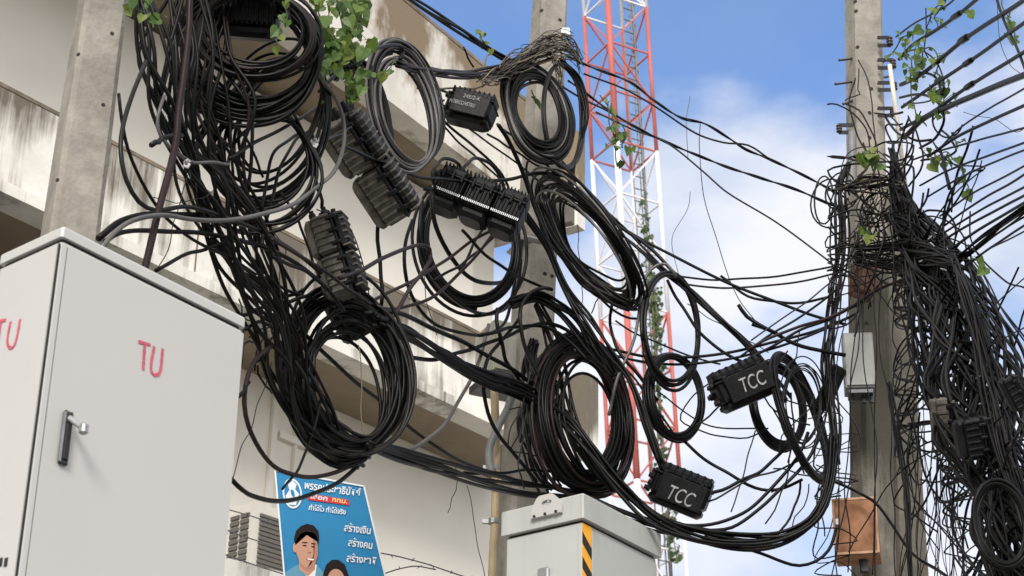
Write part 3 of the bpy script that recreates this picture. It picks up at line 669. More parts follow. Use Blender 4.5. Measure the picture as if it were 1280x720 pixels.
# ================================================================= BOXES ON THE POLES
def obox(name, cat, label, cx, cy, wpx, hpx, dep, Y, yaw, m, bev=.006, tilt=0, extra=None):
    k = pxm(cx, cy, Y); M3 = Matrix.Rotation(R(yaw), 3, 'Z') @ Matrix.Rotation(R(tilt), 3, 'Y'); c = V(cx, cy, Y)
    t = thing(name, c-Vector((0, 0, hpx*k*1.1/2)), label, cat); g = MB(); g.cbox(c, (wpx*k, dep, hpx*k*1.12), M3, bev); g.build('casing', m, t)
    return t, c, M3, wpx*k, dep, hpx*k*1.12
t, c, M3, a, d, h = obox('junction_box', 'box', 'rusty orange steel box strapped low on the right pole', 1071, 665, 55, 66, .17, 9.18, -13, 'rust', .003)
g = MB(); g.cbox(c+M3@Vector((0, -d/2-.006, 0)), (a*1.0, .012, h*.985), M3, .004); g.build('door', 'rust', t)
for sx in (-1, 1): g = MB(); g.cbox(c+M3@Vector((sx*a*.475, -d/2-.0135, 0)), (a*.05, .004, h*.98), M3); g.build('door_rim', 'rim', t)
for sz in (-1, 1): g = MB(); g.cbox(c+M3@Vector((0, -d/2-.0137, sz*h*.475)), (a*.9, .0036, h*.04), M3); g.build('door_rim', 'rim', t)
g = MB(); g.cbox(c+M3@Vector((-a*.40, -d/2-.02, .02)), (.022, .02, .035), M3, .004); g.build('latch', 'steel', t)
g = MB(); g.tube([c+M3@Vector((a*.1, 0, -h/2)), c+M3@Vector((a*.1, 0, -h/2-.06))], .022, 10); g.build('cable_gland', 'dsteel', t)
g = MB(); g.cbox(c+M3@Vector((0, d/2+.03, 0)), (a*.5, .06, h*.5), M3); g.build('pole_bracket', 'dsteel', t)
t, c, M3, a, d, h = obox('junction_box', 'box', 'plain grey steel box mounted on the right pole above the rusty one', 1073, 456, 37, 66, .13, 9.12, -6, 'gbox', .003)
g = MB(); g.cbox(c+M3@Vector((0, -d/2-.004, -.0)), (a*.94, .008, h*.95), M3, .003); g.build('door', 'gbox', t); g = MB(); g.cbox(c+M3@Vector((0, 0, -h/2-.012)), (a*.8, d*.8, .024), M3); g.build('base_flange', 'dsteel', t)
for x in (-.3, .1, .35): g = MB(); g.tube([c+M3@Vector((x*a, 0, -h/2)), c+M3@Vector((x*a, 0, -h/2-.06))], .014, 8); g.build('cable_gland', 'dsteel', t)
t, c, M3, a, d, h = obox('mounting_plate', 'plate', 'rust brown plate half hidden by cables high on the right pole', 1079, 352, 34, 46, .03, 9.25, 18, 'rplate', tilt=12)
g = MB(); g.cbox(c+M3@Vector((-.02, -.03, .0)), (.06, .03, .16), M3, .005); g.build('clamp', 'rplate', t)
t, c, M3, a, d, h = obox('junction_box', 'box', 'pale grey box hung on the left side of the middle pole behind cables', 628, 445, 50, 62, .24, 9.55, 25, 'pbox')
g = MB(); g.cbox(c+M3@Vector((-.01, 0, -h/2-.03)), (a*1.15, d*1.1, .045), M3, .004); g.build('base_bracket', 'dsteel', t)
g = MB(); g.cbox(c+M3@Vector((0, -d/2-.005, 0)), (a*.92, .01, h*.94), M3, .003); g.build('door', 'pbox', t)
g = MB(); g.cbox(V(664, 492, 9.3), (.16, .09, .05), Matrix.Rotation(R(20), 3, 'Z'), .005); g.build('pole_bracket', 'dsteel', None, label='dark steel bracket low on the middle pole beside the weathered parapet end', cat='bracket')
g = MB(); g.cbox(V(706, 262, 9.5), (.10, .05, .20), Matrix.Rotation(R(-30), 3, 'Z'), .005); g.build('pole_bracket', 'conc', None, label='grey bracket on the right side of the middle pole beside the hanging half coil', cat='bracket')
# conduits near the middle pole
def pipe(s, r, m, label, Y, cat='conduit', clamps=()):
    t = thing('conduit', V(*parse(s)[-1], Y), label, cat); P = spline([tuple(V(x, y, Y)) for x, y in parse(s)], .03); g = MB(); g.tube(P, r, 12); g.build('pipe', m, t, True)
    for i in clamps:
        q = V(*i, Y); g = MB(); g.tube([q-up*.012, q+up*.012], r*1.35, 12); g.cbox(q-Vector((r*1.9, 0, 0)), (r*1.6, .02, .02)); g.build('clamp', 'steel', t)
    return t
pipe('618,488 620,560 619,640 616,700 613,780', .021, 'tan', 'tan vertical conduit on the left side of the middle pole', 9.25, clamps=[(617, 652), (618, 585)])
pipe('640,496 634,512 622,535 612,560 612,580 617,592', .020, 'gpvc', 'bent grey plastic pipe beside the tan conduit', 9.15)

# ================================================================= SPLICE CLOSURES
def closure(label, cx, cy, Lpx, Hpx, ang, dY=0, yaw=0, roll=0, sect=1, text=None, dep=.8, m='plastic', dusty=False, ports=4, text_rows=None, ribs=12, group=None, white_edge=False, tsize=.3, tflip=1, dome=False):
    Y = Y0(cx)+dY; k = pxm(cx, cy, Y); c = V(cx, cy, Y); Lm, Hm = Lpx*k, Hpx*k; Dm = Hm*dep
    # local x along length, y away from the viewer, z up
    Fm = CR @ Matrix(((1, 0, 0), (0, 0, 1), (0, -1, 0))).transposed().inverted().transposed() if False else CR @ Matrix(((1, 0, 0), (0, 0, 1), (0, -1, 0)))
    B = Fm @ Matrix.Rotation(R(-ang) if False else R(ang), 3, 'Y') @ Matrix.Rotation(R(yaw), 3, 'Z') @ Matrix.Rotation(R(roll), 3, 'X')
    t = thing('splice_closure', c, label, 'splice closure', group)
    def P(x, y, z): return c+B@Vector((x, y, z))
    for s_ in range(sect):
        x0 = -Lm/2+Lm*s_/sect; Ls = Lm/sect*.96; xm = x0+Ls/2
        g = MB(); g.cbox(P(xm, 0, -Hm*.02), (Ls, Dm, Hm*.52), B, Hm*.07); g.build('body', 'dust' if dusty else m, t)
        g = MB(); g.cbox(P(xm, -Dm*.02, Hm*.34), (Ls*.97, Dm*.86, Hm*.30), B, Hm*.10); lid_ = g.build('lid', m, t)
        g = MB(); g.cbox(P(xm, .0, -Hm*.36), (Ls*.97, Dm*.84, Hm*.26), B, Hm*.09); g.build('base_tray', 'dust' if dusty else m, t)
        g = MB(); g.cbox(P(xm, 0, Hm*.215), (Ls*1.03, Dm*1.12, Hm*.05), B, Hm*.015); g.build('seam_flange', m, t)
        nr = max(3, ribs//sect); g = MB()
        for i in range(nr):
            x = x0+Ls*(i+.5)/nr; g.cbox(P(x, 0, -Hm*.05), (Ls/nr*.35, Dm*1.10, Hm*.44), B, .002); g.cbox(P(x, 0, Hm*.40), (Ls/nr*.3, Dm*.90, Hm*.20), B, .002)
        g.build('ribs', 'dust' if dusty else m, t)
        for i in range(3):
            x = x0+Ls*(.18+.32*i); g = MB(); g.cbox(P(x, -Dm*.56, Hm*.20), (Ls*.09, Dm*.10, Hm*.22), B, .004); g.build('latch', m, lid_)
        if white_edge:
            g = MB()
            for i in range(nr*2): x = x0+Ls*(i+.5)/nr/2; g.cbox(P(x, -Dm*.585, -Hm*.20), (Ls/nr*.26, .003, Hm*.055), B)
            g.build('label_ticks', 'pwhite', t)
    for i in range(ports):
        z = Hm*(-.30+.60*(i+.5)/ports); y = Dm*(.22 if i % 2 else -.22); g = MB(); a, b = P(-Lm/2, y, z), P(-Lm/2-Lm*.10, y, z)
        g.tube([a, a+(b-a)*.6, a+(b-a)*.6, b], [Hm*.085, Hm*.085, Hm*.06, Hm*.06], 10); g.build('port', m, t)
    g = MB(); g.cbox(P(0, Dm*.62, Hm*.1), (Lm*.5, Dm*.12, Hm*.14), B, .003); g.build('hanger', 'dsteel', t)
    if text_rows:
        for (tx, x, z, sz, sq, sk) in text_rows:
            o = P(x*Lm, -Dm*.575-.0065, z*Hm)
            text3(tx, sz*Hm, lambda X, Yy, h: o+B@Vector((X+Yy*sk, -h-.001, Yy)), 'ink', t, squeeze=sq, stroke=0)
        g = MB(); g.cbox(P(.03*Lm, -Dm*.575, -.05*Hm), (Lm*.78, .012, Hm*.62), B, .004); g.build('name_panel', m, t)
    return t
closure('ribbed two-section black closure hanging diagonally left of the tall grey coil', 463, 212, 150, 62, 57, -.1, 10, 10, 2, dusty=True, ports=4, ribs=16)
closure('dusty grey and black closure hanging nearly upright below the first big coils', 420, 322, 108, 54, 72, -.15, -15, 5, 2, dusty=True, ports=4, ribs=12)
closure('small black closure hidden inside the top of the lower left coil', 440, 392, 70, 55, 60, .12, 0, 0, 1, ports=2, ribs=8)
closure('long black closure with a row of white ticks in front of the roof overhang', 600, 255, 118, 58, 22, -.35, -8, -18, 3, dusty=False, ports=3, ribs=24, white_edge=True, dep=.9)
closure('black closure with pale lettering hung under the roof fascia corner', 590, 138, 62, 44, 15, -.3, -16, -20, 1, ports=3, ribs=9, text_rows=[('24E/2-K', -.16, .10, .17, .95, 0), ('INTERCONSTRU', -.40, -.14, .17, .62, 0)])
closure('black TCC closure tilted up beside the knotted coil near the right pole', 928, 480, 76, 54, -22, -.35, 10, -8, 1, ports=3, ribs=8, text_rows=[('TCC', -.16, -.22, .48, .66, .12)], dep=.8)
closure('black TCC closure hanging lowest above the cable trunk at bottom centre', 853, 614, 76, 54, 21, -.15, -12, -6, 1, ports=4, ribs=8, text_rows=[('TCC', -.20, -.30, .48, .66, .12)], dep=.85)
closure('large black closure half out of the picture inside the top left coil', 306, 14, 92, 70, 4, .05, 0, 0, 1, ports=2, ribs=14)
closure('small black closure half hidden by leaves above the tall grey coil', 428, 78, 40, 44, 65, -.05, 0, 0, 1, ports=2, ribs=6)
closure('slim dark tube closure strapped upright beside the grey box on the right pole', 1038, 484, 62, 20, -66, -.1, 0, 0, 1, ports=2, ribs=4)
closure('domed dusty grey closure hanging in the dense cable mass right of the poles', 1179, 528, 62, 30, 84, -.6, 0, 0, 1, ports=2, ribs=5, dusty=True)
closure('square black closure tucked in the hanging cable mass above the thick ring coil', 1217, 548, 52, 46, 80, -.55, 0, 0, 1, ports=2, ribs=6)
closure('black closure with one pale side at the extreme right in the cable mass', 1268, 492, 46, 26, 62, -.7, 0, 0, 1, ports=1, ribs=5)

# ================================================================= COILS
coil(318, 42, 66, 48, 5, 14, 4.2, 17, 'round coil with several brownish loops around the top left closure', 'chr', -.12, (200,), m2='brn', edge=.3)
coil(312, 66, 82, 74, 8, 24, 5, 20, 'widest black coil hanging under the top left closure', 'blk', 0, (10,), m2='chr', edge=.3, tight=.5)
coil(342, 155, 60, 90, 24, 11, 4.4, 28, 'loose black coil sagging under the widest coil, tied near its right end', 'blk', .05, (-55,), m2='chr', edge=.3)
coil(322, 202, 62, 62, 0, 10, 4.4, 30, 'loose loops hanging lowest below the widest coil beside the cable trunk', 'blk', .1, (-30,), edge=.3)
coil(505, 135, 36, 74, -13, 22, 4.0, 15, 'tall narrow grey-black coil hung left of the lettered closure', 'chr', -.15, (72,), m2='gry')
coil(462, 140, 22, 66, -12, 9, 4.0, 8, 'slim dark coil pressed behind the tall narrow coil', 'blk', .05, (80,), m2='chr')
coil(432, 472, 59, 88, -8, 25, 4.8, 30, 'biggest black coil hanging at lower left above the blue poster', 'blk', -.1, (62,), m2='chr', tails=[], edge=.5, tight=.6)
coil(440, 470, 78, 100, -12, 5, 4.5, 12, 'loose outer turns looping around the biggest lower left coil', 'chr', -.15, (62,), edge=.5)
coil(674, 140, 33, 54, -22, 26, 4.2, 13, 'tight oval black coil hung on the front of the middle pole', 'blk', -.3, (190, -40), m2='gry', tight=.4)
coil(586, 305, 64, 82, -12, 9, 4.4, 16, 'wide loose loops hanging below the long closure with white ticks', 'blk', .1, (-60,), edge=.4)
coil(737, 303, 84, 28, 54, 22, 3.3, 26, 'slanting half coil strapped to the right side of the middle pole', 'blk', -.25, (90,), m2='gry', tight=.75)
coil(728, 520, 48, 84, -9, 32, 4.2, 27, 'thick heavy black coil hanging beside the middle pole above the striped cabinet', 'blk', -.3, (100,), m2='brn', tight=.45)
coil(838, 412, 34, 70, -4, 5, 4.6, 6, 'open oval coil of few turns in front of the tower', 'chr', -.2, (-95, 20), tight=.5)
coil(843, 496, 33, 52, -10, 18, 4.6, 7, 'compact oval coil just below the open one beside the tower', 'blk', -.15, (-85, 120), m2='brn', tight=.4)
coil(1001, 522, 20, 82, -20, 20, 4.6, 8, 'long slanted coil knotted beside the upper TCC closure', 'blk', -.2, (60, -90), m2='chr', tight=.5)
coil(972, 508, 30, 50, -12, 12, 4.6, 7, 'short dark coil curving under the upper TCC closure', 'blk', .1, (60,), tight=.4)
coil(1252, 655, 33, 52, -12, 20, 4.6, 6, 'thick black ring coil hanging at the lower right corner', 'blk', -.75, (190, 75), tight=.4, edge=.2)
coil(1004, 505, 26, 52, 0, 6, 1.8, 12, 'fine wire loops tangled inside the long slanted coil', 'chr', -.28, (90,), tight=.5)
coil(705, 145, 24, 64, -3, 5, 3.6, 5, 'slack loops dropping from the stem crown down the right of the middle pole', 'chr', -.2, (-90, 90), tight=.6)

# ================================================================= TRUNKS
bundle('165,-300,6 172,-120,5 178,-20,5 186,60,14 205,130,15 236,205,14 268,275,14 300,345,14 332,405,14 352,460,13 368,505,12 388,545,11 418,572,9 450,578,6', 7, 5.2, 'leftmost black cable trunk slanting down along the left side of the coils', 'blk chr blk', -.1, ties=(4,), wv=.8, jit=2)
bundle('232,-300,14 228,-120,16 225,-20,18 222,70,26 236,150,28 264,225,26 300,305,22 335,370,18 358,425,16 372,475,14 388,520,12 414,556,10 448,574,6', 12, 4.8, 'widest trunk of black cables dropping between the top left coils and the cabinet', 'blk blk chr', .02, jit=3, wv=.9)
bundle('300,-300,12 288,-120,14 278,-20,16 268,70,20 276,140,22 292,210,20 316,285,15 342,350,12 362,415,12 376,465,11 396,510,10 428,548,8 462,566,5', 9, 4.6, 'inner trunk of black cables passing behind the widest coil', 'blk chr brn', .12, jit=3, wv=.9)
bundle('470,402,5 515,422,7 560,450,7 610,474,7 655,492,8 700,522,8 735,560,8 775,610,8 820,650,9 880,672,9 935,679,8 980,672,7 1018,648,6 1036,606,5 1042,545,5', 7, 5.4, 'longest black trunk sagging from the biggest coil under the middle pole to the right pole', 'blk', -.45, ties=(4, 6))
bundle('462,556,5 500,568,7 540,582,7 600,600,7 660,613,8 720,622,8 770,640,6 820,656,5 862,668,4', 6, 5, 'flat black trunk running under the coils just above the striped cabinet', 'blk chr', -.35, ties=(1,))
bundle('717,238,6 767,277,8 807,312,8 835,343,7 865,368,5 893,392,4 933,430,4 958,462,6 985,500,8', 4, 4.0, 'black trunk slanting from the bracket down to the upper TCC closure', 'blk', -.15, ties=(3,))
bundle('640,250,4 683,307,5 707,360,5 733,403,6 760,440,6 787,474,5 808,530,4 826,580,3', 4, 4.6, 'black cables running down across the middle pole to the lower TCC closure', 'blk', -.5)
bundle('676,250,8 690,290,9 716,330,9 742,355,8 768,374,6 790,382,4', 10, 4, 'curved tight run of dark cables on the lower edge of the half coil', 'blk chr', -.3, ties=(0, 3))
bundle('497,80,3 527,88,5 573,92,5 620,88,5 650,80,6 690,66,7', 7, 3.6, 'brownish black run of cables crossing level below the roof edge to the stem crown', 'brn blk chr', -.2)
bundle('330,-160,3 440,-55,3 498,-12,3 535,12,3 575,38,3 612,62,3 640,80,3 665,100,4', 3, 4.4, 'thick pair of black cables coming down from the top edge to the middle pole', 'blk', -.15)
bundle('668,425,4 662,452,11 664,490,16 668,540,17 676,580,16 690,612,14', 11, 3.0, 'ragged bundle of drop wires hanging down the front of the middle pole', 'chr blk', -.25, ties=(0,))
bundle('672,380,3 690,425,9 700,470,11 716,530,10 740,580,9 770,612,6', 6, 4, 'black cables curving down between the middle pole and the heavy coil', 'blk', -.35)
bundle('640,380,5 672,372,5 702,386,6 725,408,7 745,440,8 768,470,8', 6, 4.2, 'black cables arching over the middle pole above the heavy coil', 'blk', -.4)
bundle('700,75,3 722,100,5 730,140,5 724,185,4 714,225,4 724,248,5 750,275,5', 5, 3.4, 'black strands looping from the stem crown down the right of the middle pole', 'blk chr', -.1)
# right pole
bundle('1060,205,3 1050,235,7 1052,290,7 1048,340,6 1040,400,7 1034,460,7 1040,520,6 1046,580,4', 12, 2.6, 'dark strands hanging along the left edge of the right pole', 'blk chr', -.15)
bundle('1116,190,4 1122,225,6 1132,270,12 1142,310,18 1152,370,24 1160,430,22 1168,490,16', 24, 2.6, 'ragged dark curtain of cables directly right of the poles', 'blk chr', -.15, dep=.6, jit=3)
bundle('1120,262,10 1142,290,16 1166,325,22 1186,365,28 1203,415,34 1219,470,38 1234,530,38 1250,590,34 1268,650,32 1290,730,30 1330,860,26 1370,1000,22', 58, 4.8, 'massive tangled trunk of black cables falling to the lower right corner', 'blk blk chr', -.1, dep=.6, wv=.8, jit=2)
bundle('1192,320,3 1212,372,6 1226,430,8 1240,490,10 1256,560,10 1272,620,10 1296,700,8', 12, 3.6, 'outer trunk of black cables on the right flank of the tangled mass', 'blk chr', -.3)
bundle('1196,326,3 1226,303,4 1262,276,5 1296,250,6 1440,150,8 1640,20,10', 9, 3.0, 'thick black trunk rising from the cable knot to the right edge', 'blk', -.1)
bundle('1070,318,12 1110,322,16 1135,320,16 1165,318,12 1195,324,6', 26, 2.4, 'short knot of cables joining the right pole to the rising trunk', 'blk chr', -.3)
bundle('1112,480,3 1122,545,3 1134,620,3 1136,680,3 1138,740,3', 4, 3.4, 'dark cables running down the outer edge of the second pole', 'blk', -.3)
bundle('1128,232,3 1110,226,6 1080,226,7 1058,236,5', 9, 2, 'dark wires wrapped around the right pole below the porcelain insulators', 'chr blk twig', -.28)
# ================================================================= SINGLE CABLES, LEFT AND MIDDLE
GL, GM, GR = 'single cables among the left coils', 'single cables around the middle pole', 'single cables reaching the right pole'
for sp in [
 ('246,-300 240,-120 238,-20 237,40 232,100 226,140 221,180 197,265 182,322 174,350', 9, 'thick brownish black cable dropping upright to the white cabinet behind the leaning pole', 'brn', -.3, GL),
 ('185,76 165,120 152,160 149,190 155,225 170,252 190,263 232,260 280,272 330,290 372,316 400,340', 6, 'heavy cable bowing out left of the trunk beside the leaning pole', 'chr', -.15, GL),
 ('148,118 152,150 160,185 178,225 200,262 215,280 240,300 285,322 320,342', 4.5, 'thin black cable crossing the heavy bowed cable beside the leaning pole', 'blk', -.1, GL),
 ('128,306 145,286 168,272 205,267 240,273 282,276 325,272 365,259 392,238 418,212 430,180 431,150 422,122 405,98 388,66 366,30 352,-15', 5.5, 'grey-shining cable rising from the white cabinet and arching high past the leafy vine', 'gry', -.35, GL),
 ('132,302 150,291 175,286 215,288 250,291 292,300 340,314 385,340 420,368 452,388', 6, 'black cable leaving the back of the white cabinet toward the nearly upright closure', 'blk', -.1, GL),
 ('126,298 150,276 190,268 230,268 262,270 300,280', 8, 'thickest cable bending over the top rim of the white cabinet', 'blk', -.05, GL),
 ('195,338 212,328 234,319 258,310 280,303 300,300', 5, 'short black cable rising right from the rim of the white cabinet', 'blk', -.1, GL),
 ('187,181 199,176 212,171 226,170', 7, 'cut cable stub poking left out of the slanting trunk', 'chr', -.2, GL),
 ('203,120 200,145 205,170 218,190 236,203 256,203 290,204', 4.5, 'grey loop of cable curling under the cut stub', 'gry', -.2, GL),
 ('340,299 362,312 385,325 405,339 424,353 445,368 462,380', 5, 'reddish brown cable slanting across the nearly upright closure', 'brn', -.45, GL),
 ('340,320 358,328 378,338 392,347 408,360 430,388', 5, 'black cable slanting just below the reddish brown one', 'blk', -.4, GL),
 ('426,348 450,337 470,326 492,317 510,310 524,307 536,312 537,326 526,345 512,362 495,388 480,405', 5, 'brown cable arching right from the nearly upright closure and hooking back down', 'brn', -.4, GL),
 ('465,376 490,363 515,350 540,336 565,320 590,303 615,287 642,268 662,240', 4, 'straight brownish cable rising from the lower left coil to the long closure', 'brn', -.3, GM),
 ('465,382 490,386 515,382 535,374 556,358 578,338 600,314 622,288', 4.2, 'red-tinted cable sagging then rising beside the straight brownish cable', 'brn', -.25, GM),
 ('470,266 473,300 476,340 477,382', 5, 'upright black cable hanging from the diagonal two-section closure', 'blk', 0, GL),
 ('362,378 380,370 402,360 420,352', 5, 'short black cable running into the left of the nearly upright closure', 'blk', 0, GL),
 ('350,358 370,366 392,376 410,383', 4, 'short thin cable crossing just below the short black one', 'blk', 0, GL),
 ('300,396 320,388 345,377 362,370 380,362', 5, 'black cable climbing out of the slanting trunk toward the nearly upright closure', 'blk', .1, GL),
 ('515,274 508,300 507,330 512,360 524,385 541,403 560,413 585,419 610,416 630,402 640,370 648,330 650,292', 4.6, 'black loop hanging widest and lowest below the long closure', 'blk', .05, GM),
 ('527,252 524,290 530,325 545,350 566,372 590,388 615,392 636,382 648,350 652,300', 5, 'second large black loop under the long closure', 'blk', .0, GM),
 ('540,240 543,277 558,312 580,340 606,354 630,353 646,335 652,300', 5.6, 'thick black inner loop under the long closure', 'blk', -.05, GM),
 ('578,288 600,312 630,335 660,352 686,362', 4, 'black cable running from under the long closure across the middle pole', 'blk', -.4, GM),
 ('604,284 590,310 575,340', 3.6, 'short cable dangling left from the long closure underside', 'blk', -.1, GM),
 ('624,290 598,315 566,336 545,350', 3.6, 'thin black cable slanting left below the long closure underside', 'blk', -.15, GM),
 ('612,405 602,440 590,470 575,500 556,530 533,551 508,563 480,560', 5, 'greyish cable swinging from the middle pole down into the bottom of the biggest coil', 'gry', -.3, GM),
 ('690,363 680,361 664,366 652,380 650,400 655,430 665,456 680,482 697,508', 5, 'brown cable hooping over the front of the middle pole beside the pale grey box', 'chr', -.45, GM),
 ('622,385 622,410 628,438 640,462 655,482 668,496', 5, 'black cable curving down across the pale grey box', 'blk', -.35, GM),
 ('650,395 628,425 610,450 604,480 610,515 622,542 640,566 656,584 672,602', 5, 'black cable bulging left around the pale grey box to the pole foot', 'blk', -.35, GM),
 ('600,420 622,414 648,408 672,407 694,414 715,430 735,452', 4.6, 'black cable passing level in front of the middle pole above the pale grey box', 'blk', -.4, GM),
 ('500,440 515,448 545,450 575,441 605,430 632,420 655,411 680,405 700,409 722,422', 5, 'black cable leaving the biggest coil level and crossing the pale grey box', 'blk', -.35, GM),
 ('480,402 510,410 535,427 562,441 600,466 640,482 652,486', 4.6, 'black cable running just above the long sagging trunk', 'blk', -.3, GM),
 ('456,392 500,392 540,410 590,434 640,462 690,500', 6, 'thick black cable riding highest over the long sagging trunk', 'blk', -.35, GM),
 ('580,592 610,591 655,589 690,589 722,592', 4, 'thin level cable passing behind the striped cabinet lug', 'blk', -.3, GM),
 ('378,412 400,436 440,475 480,508 520,540 560,566 600,585 640,600', 5, 'black cable slanting inside the biggest coil down to the flat trunk', 'blk', .1, GM),
 ('307,412 318,405 330,402 342,411 349,428 352,450', 4.6, 'black cable hooking over right at the corner of the white cabinet', 'blk', 0, GL),
 ('298,497 305,488 311,478', 5, 'short black cut end showing right of the white cabinet edge', 'blk', -.1, GL),
 ('338,432 318,450 309,475 307,505 312,532 326,562 342,582 362,592 390,597 420,590 446,575 470,558', 6, 'brownish black cable looping lowest left and skimming the poster top', 'brn', -.1, GL),
 ('289,594 300,605 316,617 345,627 377,625 410,610 438,588 468,564', 6, 'cut-ended black cable swinging across the top of the blue poster', 'blk', -.12, GL),
 ('402,500 397,520 388,545 380,570 372,590 352,611', 3.6, 'frayed dark cable end hanging in front of the poster emblem', 'blk', -.1, GL),
 ('447,78 457,68 470,60 487,56 500,58 504,66 500,76', 5, 'short black cable hooping over the top of the tall narrow coil', 'blk', -.2, GL),
 ('400,112 425,92 447,76 470,62', 5, 'black cable climbing from the leafy vine to the tall narrow coil', 'blk', -.1, GL),
 ('512,92 535,103 560,116', 3.6, 'short black cable entering the top left of the lettered closure', 'blk', 0, GM),
 ('522,111 540,122 560,140 585,160 640,200 690,240', 2.6, 'thin black cable slanting behind the lettered closure', 'blk', .1, GM),
 ('530,127 560,156 592,182 620,210 634,232 640,255', 3.4, 'black cable slanting below the lettered closure to the long closure', 'blk', -.05, GM),
 ('536,140 565,170 600,200 627,228', 2.6, 'thin cable running parallel under the lettered closure', 'blk', 0, GM),
 ('555,126 541,130 537,140 540,150 552,146 560,143', 3, 'small cable loop at the left end of the lettered closure', 'chr', -.15, GM),
 ('622,155 650,178 680,202 700,222', 3, 'thin cable slanting from the lettered closure to the middle pole', 'blk', -.1, GM),
 ('610,168 640,186 672,207 700,214', 2.8, 'thin cable below it slanting from the lettered closure to the pole', 'blk', -.1, GM),
 ('623,156 633,172 642,192 655,222 668,255 680,285 692,322 706,360 722,392', 5.4, 'thick black cable dropping steeply from the lettered closure across the middle pole', 'blk', -.45, GM),
 ('605,228 640,223 672,217 700,219 712,222', 4.6, 'level black cable reaching the middle pole above the long closure', 'blk', -.3, GM),
 ('428,184 450,193 475,203 505,213 540,224 580,228', 4.6, 'level black cable running from the diagonal closure to the long closure', 'blk', -.25, GM),
 ('545,236 541,216 548,203 562,199 575,206 580,220', 4.4, 'small raised hoop of cable over the left end of the long closure', 'chr', -.2, GM),
 ('575,222 580,207 594,198 612,204 624,220 630,240', 4.4, 'arched cable over the middle of the long closure', 'chr', -.2, GM),
 ('579,58 585,72 592,85', 2.4, 'thin cable dropping from the thick pair against the sky', 'blk', 0, GM),
 ('604,108 603,90 608,72 618,62', 2.4, 'pale thin stem bridging the cable pair and the level run', 'twig', 0, GM),
 ('545,110 580,112 605,106 625,96 640,86 652,76', 2.6, 'pale stem curving over the top of the lettered closure', 'twig', -.1, GM),
 ('390,166 368,170 344,190 334,225 327,258 322,290', 4.4, 'black cable bending down left from the tied end of the loose coil', 'blk', .05, GL),
 ('392,160 370,175 352,202 343,240 332,285 328,310', 4.4, 'black cable bending down beside its neighbour from the loose coil', 'blk', .02, GL),
 ('390,170 393,200 399,235 401,262', 4.6, 'black cable hanging straight down into the nearly upright closure', 'blk', -.05, GL),
 ('276,130 290,150 306,172 322,205 332,222', 3.4, 'thin black cable slanting across the loose loops', 'blk', -.1, GL),
 ('285,198 312,184 340,168 372,148 404,133', 4.6, 'black cable rising across the loose coil to the diagonal closure', 'blk', -.1, GL),
 ('395,185 420,170 440,160', 2.6, 'thin cable tying the loose coil to the diagonal closure', 'chr', -.2, GL),
 ('352,242 368,262 376,285 385,312 400,345', 3.4, 'reddish thin cable running down to the nearly upright closure', 'brn', -.1, GL),
 ('340,286 352,305 352,350 352,385', 1.3, 'hair-thin wire hanging left of the nearly upright closure', 'chr', -.1, GL),
 ('398,262 425,272 445,300 458,340 462,380', 1.6, 'hair-thin wire curving down the right of the nearly upright closure', 'chr', -.25, GL),
 ('530,345 534,380 546,418', 1.1, 'hair-thin wire hanging on the cream wall below the red-tinted cable', 'chr', -.1, GM),
 ('448,430 452,470 452,520 455,560', 1.3, 'hair-thin pale wire hanging inside the biggest coil', 'twig', -.25, GL),
 ('340,455 332,480 322,505 314,535 302,560 290,600', 1.3, 'hair-thin wire hanging along the wall beside the white cabinet', 'chr', .1, GL),
 ('236,214 230,235 222,262 214,295 206,322 196,336', 1.4, 'thin steel wire dropping from the wire clamp to the white cabinet', 'chr', -.2, GL),
 ('236,214 244,240 252,262 262,282', 1.2, 'thin steel wire slanting right below the wire clamp', 'chr', -.2, GL),
 ('190,246 215,252 245,250 268,238', 1.2, 'thin wire sagging in front of the streaked parapet', 'chr', -.2, GL),
 ('584,608 592,650 600,690 606,730', 1.0, 'hair-thin wire hanging in front of the wall right of the poster', 'chr', 0, GM),
 ('568,580 572,600 560,640', 1.0, 'hair-thin wire curling under the flat trunk', 'chr', 0, GM),
]: cable(sp[0], sp[1], sp[2], sp[3], sp[4], sp[5])
# ties and markers seen on the left
for (x, y, w_, lab) in ((234, 203, 7, 'frayed wire clamp with a dangling tag on the trunk'), (394, 178, 7, 'grey tape wrap binding the loose coil end')):
    g = MB(); c = V(x, y, Y0(x)-.35); k = pxm(x, y, Y0(x)-.35)
    for i in range(6):
        a = rng.uniform(0, 3.1); d = np.array([math.cos(a), rng.uniform(-.4, .4), math.sin(a)])*w_*.5*k; P = spline([np.array(c)-d, np.array(c)+rng.normal(size=3)*.006, np.array(c)+d]); g.tube(P, .0045, 5)
    g.cbox(c+Vector((0, 0, -w_*.6*k)), (.022, .008, w_*1.1*k), Matrix.Rotation(R(25), 3, 'Y'), .002); g.build('wire_clamp', 'tie', None, label=lab, cat='clamp')

